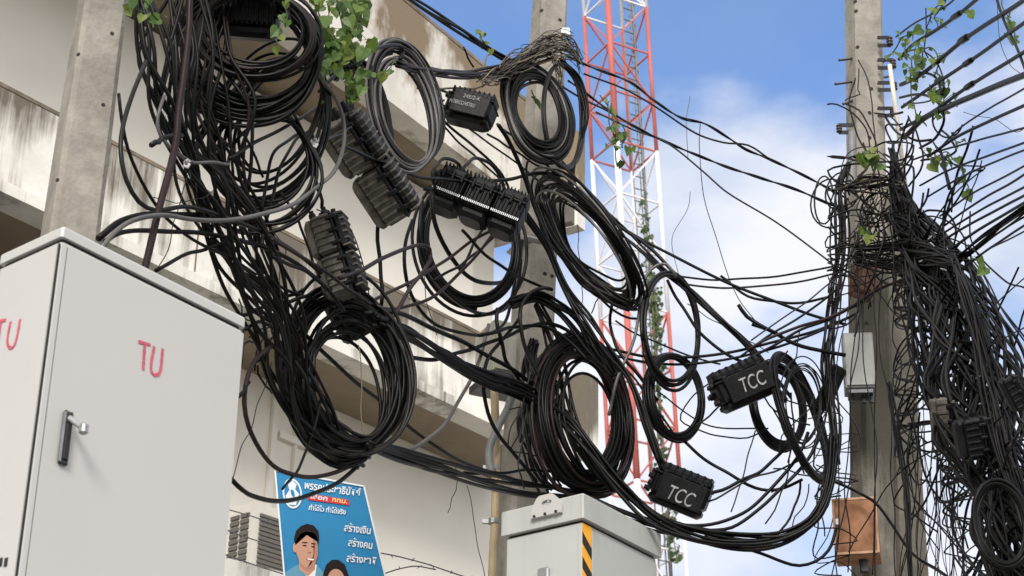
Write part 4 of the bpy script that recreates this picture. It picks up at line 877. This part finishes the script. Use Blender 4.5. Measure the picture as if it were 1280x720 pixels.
# ================================================================= SPANS BETWEEN MIDDLE AND RIGHT POLE
SP = 'cables spanning from the middle pole to the right pole'
twisted('700,64 740,84 790,104 820,128 850,148 880,155 910,172 932,186 960,197 1000,216 1040,238 1062,250', 3.4, 'topmost twisted cable spanning from the stem crown to the right pole', dY=-.05, group=SP)
twisted('710,104 750,130 800,160 850,184 900,205 935,218 965,230 1005,243 1060,262', 3.4, 'second twisted cable spanning to the right pole below the topmost one', dY=-.1, group=SP)
for sp in [
 ('730,92 780,112 820,134 870,166 905,178 935,182 962,200', 2.4, 'thin cable running close under the topmost twisted span', 'blk', -.1),
 ('745,140 790,162 830,178 880,214 912,241 975,281 1038,330', 2.2, 'thin dark cable slanting from the middle pole down to the rust plate', 'chr', -.1),
 ('876,155 875,185 879,240 892,290 905,330 925,375 945,402', 1.1, 'hair-thin wire hanging from the topmost twisted span to the middle of the sky', 'chr', 0),
 ('862,120 858,160 860,200', .9, 'hair-thin pale wire high against the cloud', 'gry', .2),
 ('863,240 858,265 842,290 842,320 848,345', .9, 'hair-thin curling wire right of the tower', 'gry', .1),
 ('717,238 770,278 850,325 905,352 960,374 1010,392 1060,405', 3.8, 'firm black cable running from the middle pole straight to the grey box', 'blk', -.1),
 ('838,345 870,348 905,350 960,346 1000,341 1040,333', 2.6, 'upper purple-black span ending at the rust plate', 'blk', -.05),
 ('846,352 880,358 910,361 960,357 1005,350 1045,342', 2.6, 'lower purple-black span ending at the rust plate', 'brn', -.05),
 ('752,433 780,440 810,447 860,447 907,440 960,429 1020,414 1062,398', 3.8, 'black span passing over the upper TCC closure to the right pole', 'blk', -.1),
 ('752,440 790,450 830,455 870,454 920,447 975,433 1030,412 1070,392', 3.4, 'black span just below it passing over the upper TCC closure', 'blk', -.12),
 ('900,345 935,370 968,377 1005,378 1040,370', 3.4, 'black cable sagging to the left edge of the right pole', 'blk', -.1),
 ('935,440 960,424 1000,408 1030,398 1070,378 1095,366 1128,349', 3.8, 'brown sheathed cable rising across the right pole front', 'brn', -.45),
 ('935,448 968,430 1003,413 1030,402 1060,386 1085,370', 3.6, 'black cable rising beside the brown sheathed one', 'blk', -.35),
 ('925,446 960,420 995,400 1023,380 1045,362', 3, 'black cable rising steepest above the brown sheathed one', 'blk', -.2),
 ('940,405 960,412 980,423 1003,433 1030,439 1056,444', 5, 'thick black cable entering the left side of the grey box', 'blk', -.2),
 ('923,382 940,400 958,412 978,420', 5, 'cut thick cable end pointing up left between the TCC closure and the rust plate', 'blk', -.25),
 ('940,425 975,400 1010,376 1040,352 1058,340', 2, 'thin straight wire crossing toward the rust plate', 'chr', -.3),
 ('886,480 862,500 850,525 880,540 905,545 935,548 960,535', 2, 'thin wire looping below the upper TCC closure', 'blk', -.15),
 ('820,488 850,510 880,530 910,536 944,535', 2, 'thin wire slanting behind the compact oval coil', 'blk', -.05),
 ('900,508 886,520 866,536', 2.4, 'short wire dropping from the upper TCC closure left end', 'blk', -.2),
 ('944,538 936,570 925,604 915,640', 1.8, 'thin straight wire hanging below the upper TCC closure', 'chr', -.2),
 ('856,552 880,572 905,590 935,606 960,613 982,610 1003,598', 4.2, 'black cable sagging between the compact oval coil and the slanted coil', 'blk', -.15),
 ('882,618 900,614 920,605 940,594 960,582 975,566 985,548', 4.6, 'black cable rising from the lower TCC closure to the slanted coil', 'blk', -.2),
 ('882,628 896,624 912,614 940,596 968,590 1000,576', 2.6, 'thinner cable rising beside it from the lower TCC closure', 'chr', -.2),
 ('790,625 820,645 850,655 880,657 905,652 935,637 965,610 985,588 1000,566 1010,540', 4.6, 'upper of two black cables swinging from the cable trunk to the slanted coil', 'blk', -.3),
 ('830,655 860,662 885,662 915,658 950,635 975,612 1000,588 1016,566 1024,540', 4.6, 'lower of two black cables swinging from the cable trunk to the slanted coil', 'blk', -.32),
 ('880,670 915,680 950,692 980,703 1000,707 1020,702 1035,688 1046,660', 4.2, 'black cable sagging lowest of all at bottom right of centre', 'blk', -.35),
 ('895,672 925,684 950,684 985,676 1012,660 1032,636 1040,600', 2, 'thin cable sagging beneath the long trunk near the right pole', 'brn', -.35),
 ('1000,600 996,625 988,648 972,668 955,684', 3, 'black cable curving down left from the slanted coil foot', 'blk', -.25),
 ('1012,606 1000,640 985,668', 1.6, 'thin wire curving down beside it from the slanted coil foot', 'chr', -.25),
 ('765,380 763,405 770,432 784,455 806,478 822,500', 4.2, 'black cable bowing left of the tower top section', 'blk', -.2),
 ('848,345 836,330 822,332 808,345 800,370 796,400 790,430 775,470 760,520', 4, 'grey cable hooping from the open oval coil down to the heavy coil', 'gry', -.25),
 ('740,392 744,378 752,365 745,345', 1.6, 'short thin wire curling under the half coil', 'chr', 0),
 ('722,280 724,320 728,360 726,390', 1.1, 'hair-thin wire hanging right of the middle pole', 'chr', 0),
 ('750,440 790,470 820,510 842,545', 3, 'black cable slanting past the red tower legs to the lower TCC closure', 'blk', -.1),
 ('770,400 800,420 850,440 900,455', 2.4, 'thin black cable crossing the tower toward the upper TCC closure', 'blk', 0),
 ('690,100 720,118 750,135 800,160', 2.6, 'brown cable leaving the oval coil toward the tower', 'brn', -.1),
 ('700,200 730,235 760,270 790,320 805,350', 2.6, 'thin black cable sweeping past the half coil', 'blk', -.1),
 ('860,380 890,400 925,420 960,440', 1.2, 'faint thin wire crossing behind the cut cable end', 'chr', .1),
 ('834,350 850,380 890,430 940,460', 4, 'black cable slanting from the trunk tie to the upper TCC closure top', 'blk', -.1),
]: cable(sp[0], sp[1], sp[2], sp[3], sp[4], SP)
g = MB(); c = V(926, 384, Y0(926)-.25)
# ================================================================= RIGHT OF THE RIGHT POLE
def YR(x): return float(np.interp(x, [0, 1060, 1110, 1300], [9.2, 9.15, 9.1, 6.6]))
FN = 'cables fanning from the right pole to the upper right'
fan = [
 ('1120,46 1142,30 1166,17 1186,5 1205,-12', 2.6, 'thin cable highest in the fan right of the pole', 'blk', None),
 ('1124,74 1140,57 1165,41 1197,19 1232,-10', 5, 'first thick cable from the top in the fan, with a swollen joint', 'blk', (1196, 19)),
 ('1126,106 1150,94 1205,50 1250,20 1292,-8', 6, 'second thick cable of the fan passing behind the leaves, with a swollen joint', 'blk', (1205, 49)),
 ('1128,134 1165,108 1210,78 1250,50 1292,20', 5, 'third thick cable of the fan, with a swollen joint', 'blk', (1210, 78)),
 ('1126,162 1165,140 1212,107 1250,84 1292,58', 5, 'fourth thick cable of the fan, with a swollen joint', 'blk', (1212, 107)),
 ('1130,172 1155,148 1185,134 1235,112 1292,89', 7.5, 'fat grey-black cable of the fan ending just below the fourth joint', 'chr', None),
 ('1168,192 1200,160 1240,134 1292,104', 2.6, 'thin cable just below the fat grey-black one', 'blk', None),
 ('1160,196 1195,172 1240,150 1292,127', 4.4, 'doubled cable below the thin one in the fan', 'blk', None),
 ('1140,200 1170,190 1220,176 1292,157', 2.8, 'slightly drooping fan cable under the doubled one', 'blk', None),
 ('1150,232 1185,213 1235,195 1292,174', 3, 'fan cable meeting the hanging vine tip', 'blk', None),
 ('1160,246 1200,222 1245,202 1292,183', 2.8, 'fan cable directly below the hanging vine tip', 'blk', None),
 ('1175,270 1215,242 1250,224 1292,201', 2.8, 'upper straight cable of the low fan at the right edge', 'blk', None),
 ('1180,282 1220,254 1258,232 1292,211', 3.2, 'second straight cable of the low fan at the right edge', 'blk', None),
 ('1166,300 1210,272 1255,247 1292,228', 3.2, 'third straight cable of the low fan at the right edge', 'blk', None),
 ('1160,312 1210,282 1258,256 1292,238', 3.6, 'fourth straight cable of the low fan at the right edge', 'blk', None),
 ('1172,322 1220,290 1262,264 1292,246', 4, 'fifth straight cable of the low fan at the right edge', 'blk', None),
 ('1200,337 1235,312 1262,294 1292,274', 3.2, 'lowest cable of the low fan, just above the three leaves', 'blk', None),
 ('1196,343 1225,318 1260,300 1292,283', 2.2, 'thin cable rising behind the three leaves', 'chr', None),
 ('1225,398 1255,370 1292,338', 1.8, 'lone thin wire rising to the right edge across the pale sky', 'chr', None),
 ('1236,433 1260,420 1292,404', 1.8, 'lone short wire below it at the right edge', 'chr', None),
 ('1130,130 1165,125 1180,110 1172,80 1150,62 1135,64', 2.2, 'slack loop of wire among the upper leaves beside the insulators', 'chr', None),
 ('1125,122 1150,118 1172,128 1180,150 1170,172 1150,185', 3.6, 'black bow of cable drooping beside the lower insulators', 'blk', None),
 ('1140,90 1160,92 1172,100 1178,118', 3.4, 'short bowed jumper joining the second and third thick cables', 'blk', None),
 ('1157,10 1158,40 1155,60 1160,72', 1.8, 'short upright wire hanging from the highest fan cable', 'chr', None),
 ('1244,-8 1256,28 1272,62 1284,92', 4, 'black cable dropping steeply across the fan at top right', 'blk', None),
 ('1246,-8 1250,50 1262,80 1276,92', .9, 'hair-thin wire beside the steep cable at top right', 'chr', None),
 ('1176,190 1182,215 1186,236', 4, 'short cut cable hanging from the drooping fan cable', 'blk', None),
 ('1204,140 1222,145 1245,150 1270,165 1285,158', .9, 'hair-thin wire wandering across the fan', 'chr', None),
]
for s, wd, lab, m, j in fan:
    o = cable(s, wd, lab, m, 0, FN, yf=YR, wb=.0008, ext=(3.5 if float(s.split()[-1].split(',')[0]) > 1290 or (float(s.split()[-1].split(',')[1]) < 0) else 0))
    if j:
        a, b = V(j[0]-7, j[1]+4.8, YR(j[0]-7)), V(j[0]+7, j[1]-4.8, YR(j[0]+7)); g = MB(); k = pxm(*j, YR(j[0]))
        g.tube([a, a.lerp(b, .25), a.lerp(b, .75), b], np.array([.55, 1.0, 1.0, .55])*wd*.82*k, 8); q = g.build('splice_joint', 'blk', o, True)
        # child of a mesh whose origin is its own centre
DN = 'cables dropping from the cable knot to the lower right'
for s, wd, lab, m in [(a, b, c, 'blk' if b > 2 else 'chr') for a, b, c in [
 ('1204,322 1230,356 1258,392 1292,436', 2.6, 'uppermost thin cable dropping right from the cable knot'),
 ('1216,326 1240,362 1262,400 1296,452', 2.2, 'thin cable dropping just inside the uppermost one'),
 ('1205,345 1230,384 1255,420 1296,482', 3.6, 'thick cable dropping right below the three leaves'),
 ('1228,342 1240,372 1256,410 1262,430', 1.6, 'short thin wire below the three leaves'),
 ('1208,362 1228,392 1250,428 1296,502', 3.4, 'second thick cable dropping right toward the lower edge'),
 ('1200,380 1232,432 1262,480 1296,532', 3, 'third cable dropping right beside the tangled mass'),
 ('1225,452 1250,500 1275,550 1296,585', 3, 'cable on the outer rim of the tangled mass, bottom right'),
 ('1140,620 1165,648 1200,688 1235,728', 2.2, 'straight wire slanting down from the second pole foot'),
 ('1225,608 1210,628 1205,660 1204,700 1206,740', 3.4, 'black cable hooking over and dropping left of the ring coil'),
 ('1262,672 1240,690 1224,706 1214,730', 3.8, 'black cable running out of the ring coil to the bottom edge'),
 ('1134,560 1122,590 1108,610 1090,640 1060,690', 1.8, 'wire crossing the second pole behind the rusty box'),
 ('1018,596 1045,604 1075,618 1095,630 1115,655 1140,690 1170,712 1200,735', 4, 'black cable crossing above the rusty box and down over the second pole'),
 ('1150,600 1175,602 1198,590 1212,576', 2.4, 'wire sagging from the second pole to the square closure'),
 ('1142,360 1122,372 1116,420 1126,450 1124,480 1112,500', 2, 'pale thin wire wandering down the pole beside the grey box')]]:
    cable(s, wd, lab, m, -.2, DN, wb=.0025, ext=(2.5 if float(s.split()[-1].split(',')[0]) > 1290 else 0))
# insulators with their rack, white rod
for (x, y, w_, lab) in ((1112, 52, 9, 'topmost dark porcelain insulator on the right pole'), (1116, 80, 9, 'dark porcelain insulator at the top of the white rod'), (1118, 108, 8, 'third dark insulator down the right pole'), (1116, 140, 8, 'lowest dark insulator right of the pole'), (1049, 161, 8, 'dark insulator pair on the left side of the right pole')):
    Y = 9.3; k = pxm(x, y, Y); c = V(x, y, Y); t = thing('insulator', c, lab, 'insulator'); r = w_*.5*k
    z = np.linspace(-1, 1, 13); g = MB(); g.tube([tuple(c+Vector((0, 0, q*r*1.2))) for q in z], [r*(.55+.45*abs(math.cos(q*math.pi*1.25))) for q in z], 12); g.build('porcelain', 'ins', t, True)
    g = MB(); e = V(1098 if x > 1080 else 1066, y, 9.4); g.bar(c+Vector((0, 0, r*1.3)), e+Vector((0, 0, r*1.3)), .012, .02); g.bar(c-Vector((0, 0, r*1.3)), e-Vector((0, 0, r*1.3)), .012, .02); g.tube([c+Vector((0, 0, r*1.6)), c-Vector((0, 0, r*1.6))], .006, 6); g.build('rack', 'dsteel', t)
g = MB(); g.tube([V(1112, 81, 9.1), V(1122, 155, 9.1), V(1132, 236, 9.1)], .012, 8); g.build('white_rod', 'rod', None, True, 'long whitish rod hanging from an insulator beside the right pole', 'rod')
for (a, b, lab) in (((1102, 69), (1049, 75), 'upper steel pin poking out left of the right pole'), ((1110, 96), (1044, 105), 'second steel pin poking out left of the right pole'), ((1090, 117), (1054, 130), 'hooked steel pin at the left edge of the right pole')):
    g = MB(); g.tube([V(*a, 9.6), V(*b, 9.4)], .008, 8); g.build('steel_pin', 'dsteel', None, True, lab, 'pin')
cable('1074,86 1073,100 1072,112 1075,118 1062,122 1056,126', 1.6, 'thin wire stapled on the front of the right pole near its top', 'chr', -.22, wb=.001)
ORD = 'first second third fourth fifth sixth seventh eighth ninth tenth eleventh twelfth thirteenth fourteenth fifteenth sixteenth seventeenth eighteenth nineteenth twentieth twenty-first twenty-second'.split()
# ====== LOOSE TANGLES
def tangle(n, box, wr, label, group, mats, dY=-.15, hang=.5, npts=5, stepp=40, name='cable', yf=None, dyr=.15, into=None):
    x0, y0, x1, y1 = box; mats = mats.split()
    for i in range(n):
        x, y = rng.uniform(x0, x1), rng.uniform(y0, y1); a = rng.uniform(0, 2*math.pi) if rng.random() > hang else R(90)+rng.normal()*.45
        tr = rng.normal()*.32; pts = []
        for k in range(npts):
            pts.append((x, y)); x += math.cos(a)*stepp; y += math.sin(a)*stepp; a += tr+rng.normal()*.16
            if x < x0-12: a = 0+rng.normal()*.4; x = x0-12
            if x > x1+12: a = math.pi+rng.normal()*.4; x = x1+12
        w_ = rng.uniform(*wr)
        if into is not None:
            P = spline(path3(pts, dY+rng.uniform(-dyr, dyr), yf)); into.tube(P+wob(len(P), .006), rad(pts, w_, dY, yf), 6); continue
        cable(pts, w_, label, mats[i % len(mats)], dY+rng.uniform(-dyr, dyr), group, yf=yf, wb=.006, name=name, sides=6)
tangle(44, (1046, 222, 1130, 335), (1.5, 2.8), 'dark wire in the messy wrap around the right pole above the rust plate', 'wires wrapped messily around the right pole', 'blk blk chr brn', -.30, .3, 9, 20, dyr=.08)
tangle(20, (1118, 130, 1185, 300), (1.8, 3.4), 'dark wire in the tangle between the insulators and the cable knot', 'wires tangled right of the insulators', 'blk chr', -.1, .55, 5, 24)
MASS = MB()
tangle(60, (1130, 290, 1215, 520), (1.6, 3.4), 'black wire in the dense dark mass right of the poles', 'wires of the dense dark mass', 'blk blk chr', -.15, .6, 7, 32, into=MASS)
tangle(45, (1190, 420, 1275, 700), (1.8, 3.6), 'black wire in the lower part of the dark mass near the corner', 'wires low in the dark mass', 'blk blk chr', -.25, .7, 7, 34, into=MASS)
MASS.build('cable_tangle', 'blk', None, True, 'uncountable fine black wires knotted through the dense dark mass at the right', 'cable tangle', None, 'stuff')
tangle(14, (960, 440, 1040, 600), (1.4, 2.4), 'fine black wire twisted through the slanted coil', 'fine wires around the slanted coil', 'blk chr', -.25, .5, 5, 22)
tangle(10, (1030, 430, 1060, 640), (1.2, 2.4), 'thin wire hanging beside the left edge of the right pole', 'thin wires left of the right pole', 'blk chr', -.1, .9, 6, 34)
tangle(10, (650, 440, 690, 560), (1.2, 2.2), 'thin drop wire straying over the middle pole front', 'stray wires on the middle pole', 'chr gry blk', -.38, .85, 5, 26)
tangle(8, (300, 405, 350, 460), (1.8, 3), 'short twisted dark wire beside the white cabinet corner', 'twisted wires at the white cabinet corner', 'blk chr', .05, .2, 4, 14)
for i, xs_ in enumerate(sorted(rng.uniform(1140, 1196, 22))):                                                   # hair-thin drops under the dark mass
    x = xs_; y = rng.uniform(430, 560); pts = [(x, y)]
    dr = rng.normal()*1.5
    for k in range(6): x += dr+rng.normal()*6; y += 48; pts.append((x, y))
    cable(pts, rng.uniform(.9, 1.7), ORD[i]+' from the left of the hair-thin wires hanging between second pole and dark mass', 'chr', -.1+rng.uniform(-.2, .2), 'hair-thin wires hanging by the second pole', wb=.008, sides=5)
for i in range(6):
    x = 1064+i*8+rng.uniform(-1.5, 1.5); y = rng.uniform(315, 345); pts = [(x, y)]
    for k in range(8): x += rng.normal()*5; y += 50; pts.append((x, y))
    cable(pts, rng.uniform(1.2, 2.2), ORD[i]+' from the left of the thin dark wires running down the right pole front', 'blk', -.5+rng.uniform(-.03, .03), 'thin wires on the front of the right pole', wb=.004, sides=5)
for (cx_, cy_, r1, r2) in ((1038, 255, 26, 32), (1052, 240, 20, 24), (1030, 250, 12, 30), (1060, 262, 22, 36), (1046, 300, 9, 40)):
    pts = [(cx_+r1*math.cos(a), cy_+r2*math.sin(a)) for a in np.linspace(.3, 6.0, 11)]
    cable(pts, 2.2, 'open wire loop sticking out left of the right pole', 'blk', -.1, 'wire loops left of the right pole')
for (cx_, cy_, r1, r2, lab) in ((1150, 575, 14, 30, 'slack'), (1185, 150, 18, 22, 'round')):
    pts = [(cx_+r1*math.cos(a), cy_+r2*math.sin(a)) for a in np.linspace(.3, 5.4, 10)]
    cable(pts, 2.4, lab+' wire loop '+('beside the second pole' if lab == 'slack' else 'hanging among the upper right leaves'), 'blk', -.1)
# pale bits scattered in the dark mass, standing in for glints
for i in range(26):
    x = rng.uniform(1150, 1262); y = 300+(x-1150)*2.2+rng.uniform(-40, 150); k = pxm(x, y, Y0(x)-.4); g = MB()
    c = V(x, y, Y0(x)-.35); a = rng.uniform(0, 3.1); d = Vector((math.cos(a), 0, math.sin(a)))*k*3.5; g.tube([c-d, c, c+d+Vector((0, .01, .004))], k*.9, 5); g.build('cable_tie', 'tie', None, label='small pale bit standing in for a glint in the dark cable mass at the right', cat='cable tie', group='glint bits in the dark cable mass')
# red tape marks
for (x, y, lab) in ((374, 424, 'upper red tape mark on the left side of the biggest coil'), (370, 445, 'lower red tape mark on the left side of the biggest coil'), (499, 523, 'red tape mark on the right side of the biggest coil')):
    k = pxm(x, y, Y0(x)-.3); g = MB(); c = V(x, y, Y0(x)-.36); sleeve(g, c, (.15 if x < 400 else .6, 0, .9), 3.4*k, 9*k); g.build('tape_mark', 'redtape', None, True, lab, 'tape')

# ================================================================= PLANTS
def leafmesh(g, c, size, nrm_, ax):
    a = Vector(ax).normalized(); n_ = Vector(nrm_).normalized(); b = n_.cross(a).normalized(); n_ = a.cross(b).normalized()
    o = [(0, 0, 0), (.28, -.12, .02), (.52, .12, .05), (.46, .45, .04), (.22, .78, -.02), (0, 1.05, -.12), (-.22, .78, -.02), (-.46, .45, .04), (-.52, .12, .05), (-.28, -.12, .02)]
    mid = [(0, .3, -.05), (0, .65, -.07)]
    v = [tuple(Vector(c)+b*x*size+a*y*size+n_*z*size) for x, y, z in o+mid]
    g.add(v, [(0, 1, 2, 10), (2, 3, 10), (3, 4, 11, 10), (4, 5, 11), (5, 6, 11), (6, 7, 10, 11), (7, 8, 10), (8, 9, 0, 10)])
def vine(stems, n, size, spread, label, m='leaf', dY=-.3, yf=None, sw=1.6, sizej=.35, cat='vine', clusters=None):
    yf = yf or Y0; st = [parse(s) for s in stems]; x, y = st[0][0][:2]; t = thing('vine', V(x, y, yf(x)+dY), label, cat)
    g = MB(); L = MB(); k = pxm(x, y, yf(x)+dY)
    for s in st:
        P = spline(path3(s, dY, yf), .02); P = P+wob(len(P), .006); g.tube(P, sw*.5*k, 6)
        for i in range(max(1, n//len(st))):
            q = P[rng.integers(0, len(P))]; c = Vector(q)+Vector(rng.normal(size=3))*spread*k*.5; sz = size*k*(1+rng.normal()*sizej)
            if sz < size*k*.3: sz = size*k*.5
            ax = Vector((rng.normal()*.5, rng.normal()*.4, -1)); nn = Vector((rng.normal()*.7, -1+rng.normal()*.3, .5+rng.normal()*.4))
            leafmesh(L, c, sz*.8, nn, ax); g.tube([q, tuple(Vector(q).lerp(c, .5)+Vector((0, 0, .004))), tuple(c)], sw*.25*k, 4)
    g.build('stem', 'twig' if m == 'leafd' else 'leafd', t, True); L.build('foliage', m, t, False); return t
M['twg'] = M['twig']
vine(['160,-12 168,5 180,18 186,28', '172,-10 186,8 196,24'], 15, 15, 12, 'bright green leaves hanging at the top edge beside the leaning pole', dY=-.5, sizej=.25)
vine(['392,-20 398,10 405,35 410,58', '420,-20 424,15 428,40 418,66', '448,-20 446,10 440,35 436,62', '405,-12 430,4 455,10', '412,30 404,60 412,92', '440,30 434,58 424,84'], 150, 15, 18, 'dense leafy vine hanging from the top edge left of the roof fascia', dY=-.45, sizej=.35)
vine(['352,-10 358,10 356,30', '350,20 348,44 346,56'], 10, 13, 8, 'sparse green leaves over the right rim of the top left coil', dY=-.5)
vine(['432,66 452,90 470,98 484,88 494,76', '440,95 446,110 446,120'], 22, 16, 14, 'bright leaves lying over the top of the tall narrow coil', dY=-.5)
vine(['408,112 412,122 402,130'], 5, 9, 8, 'few small leaves beside the diagonal closure top', dY=-.3)
vine(['752,120 760,140 764,155 768,175', '768,145 780,162 778,185', '765,130 770,180 772,208'], 18, 14, 12, 'leafy sprig hanging from the cables in front of the tower', dY=-.4)
vine(['598,40 602,48 606,54'], 8, 7, 9, 'tiny green sprig on the thick cable pair against the sky', dY=-.15)
vine(['664,112 668,122 670,130'], 2, 15, 3, 'single leaf inside the tight oval coil', dY=-.1)
vine(['1186,-10 1180,6 1168,20 1174,34', '1180,2 1166,14 1158,34'], 14, 9, 9, 'pale leafy tendril at the top edge right of the right pole', dY=-.2)
vine(['1104,78 1118,62 1130,46 1142,42', '1130,50 1136,72 1140,92', '1142,52 1150,60 1152,78', '1150,60 1168,62 1172,80 1168,96'], 46, 11, 11, 'leafy vine climbing around the insulators of the right pole', dY=-.2, sizej=.3)
vine(['1140,98 1138,120 1146,140 1142,160', '1160,105 1172,118 1176,135 1168,150', '1178,110 1180,128'], 26, 10, 11, 'thin vine leaves scattered below the insulators', dY=-.2)
vine(['1086,186 1094,196 1100,202', '1078,190 1086,196'], 14, 13, 9, 'clump of bright leaves on the front of the right pole', dY=-.6)
vine(['1080,284 1086,290'], 5, 12, 5, 'small bright leaf clump on the wire wrap of the right pole', dY=-.6)
vine(['1150,190 1164,196 1180,192 1192,200', '1186,196 1196,206 1204,214 1212,232'], 22, 10, 9, 'leafy vine tip drooping below the fan of cables', dY=-.1)
vine(['1190,168 1196,180 1204,176'], 8, 6, 7, 'small dry leaves where fan cables cross', dY=-.1)
vine(['1250,-10 1256,12 1262,24', '1262,24 1268,44 1271,60'], 12, 12, 6, 'green and brown leaves climbing the steep cable at top right', dY=-.1)
vine(['1214,322 1224,328 1232,336'], 3, 20, 10, 'three large leaves hanging under the low fan of cables', dY=-.4, sizej=.1)
vine(['1212,12 1214,24'], 3, 8, 4, 'tiny leaf pair dangling from the first thick fan cable', dY=-.1)
# dark climber on the tower
def YTW(x): return 58.0
vine(['806,245 807,270 809,300 812,330 814,360 817,400 820,440 824,480 827,520 830,560', '812,340 818,370 822,400 826,430 828,470', '822,560 830,600 838,650 846,700'], 330, 6.5, 7, 'dark climbing plant growing up inside the lattice tower', 'leafd', 0, YTW, 1.5)
# dry stems around the middle pole top
def stems(n, path, label, sp):
    A = parse(path); t = thing('dry_stems', V(*A[0][:2], Y0(A[0][0])-.2), label, 'dry vine')
    for i in range(n):
        P = []
        o = rng.normal()*.7
        for (x, y, s) in A: P.append(tuple(V(x+rng.normal()*2, y+(o+rng.normal()*.4)*s, Y0(x)-.18+rng.uniform(-.14, .1))))
        i0 = rng.integers(0, 2); i1 = len(P)-rng.integers(0, 2); P = spline(P[i0:i1], .03); g = MB(); g.tube(P+wob(len(P), .012), rng.uniform(.7, 1.5)*.5*pxm(650, 70, 9), 5); g.build('stem', ('twig', 'gry', 'brn')[i % 3], t, True)
stems(60, '600,100,3 622,92,6 642,82,8 660,70,9 680,60,10 700,56,10 716,62,8 726,80,6', 'crown of dry grey vine stems wrapped around the top of the middle pole', 1)
stems(10, '676,55,6 690,68,8 698,85,8 700,110,6 702,140,6', 'dry stems trailing down the face of the middle pole', 1)
g = MB(); g.cbox(V(707, 40, 9.25), (.05, .02, .05), None, .005); g.build('plastic_scrap', 'pwhite', None, label='scrap of white plastic caught in the dry stem crown', cat='scrap')
stems(26, '1064,335,8 1070,305,12 1080,280,16 1092,255,14 1110,240,8', 'pale dry stems tangled on the right pole above the rust plate', 1)
print('cables', NC[0])
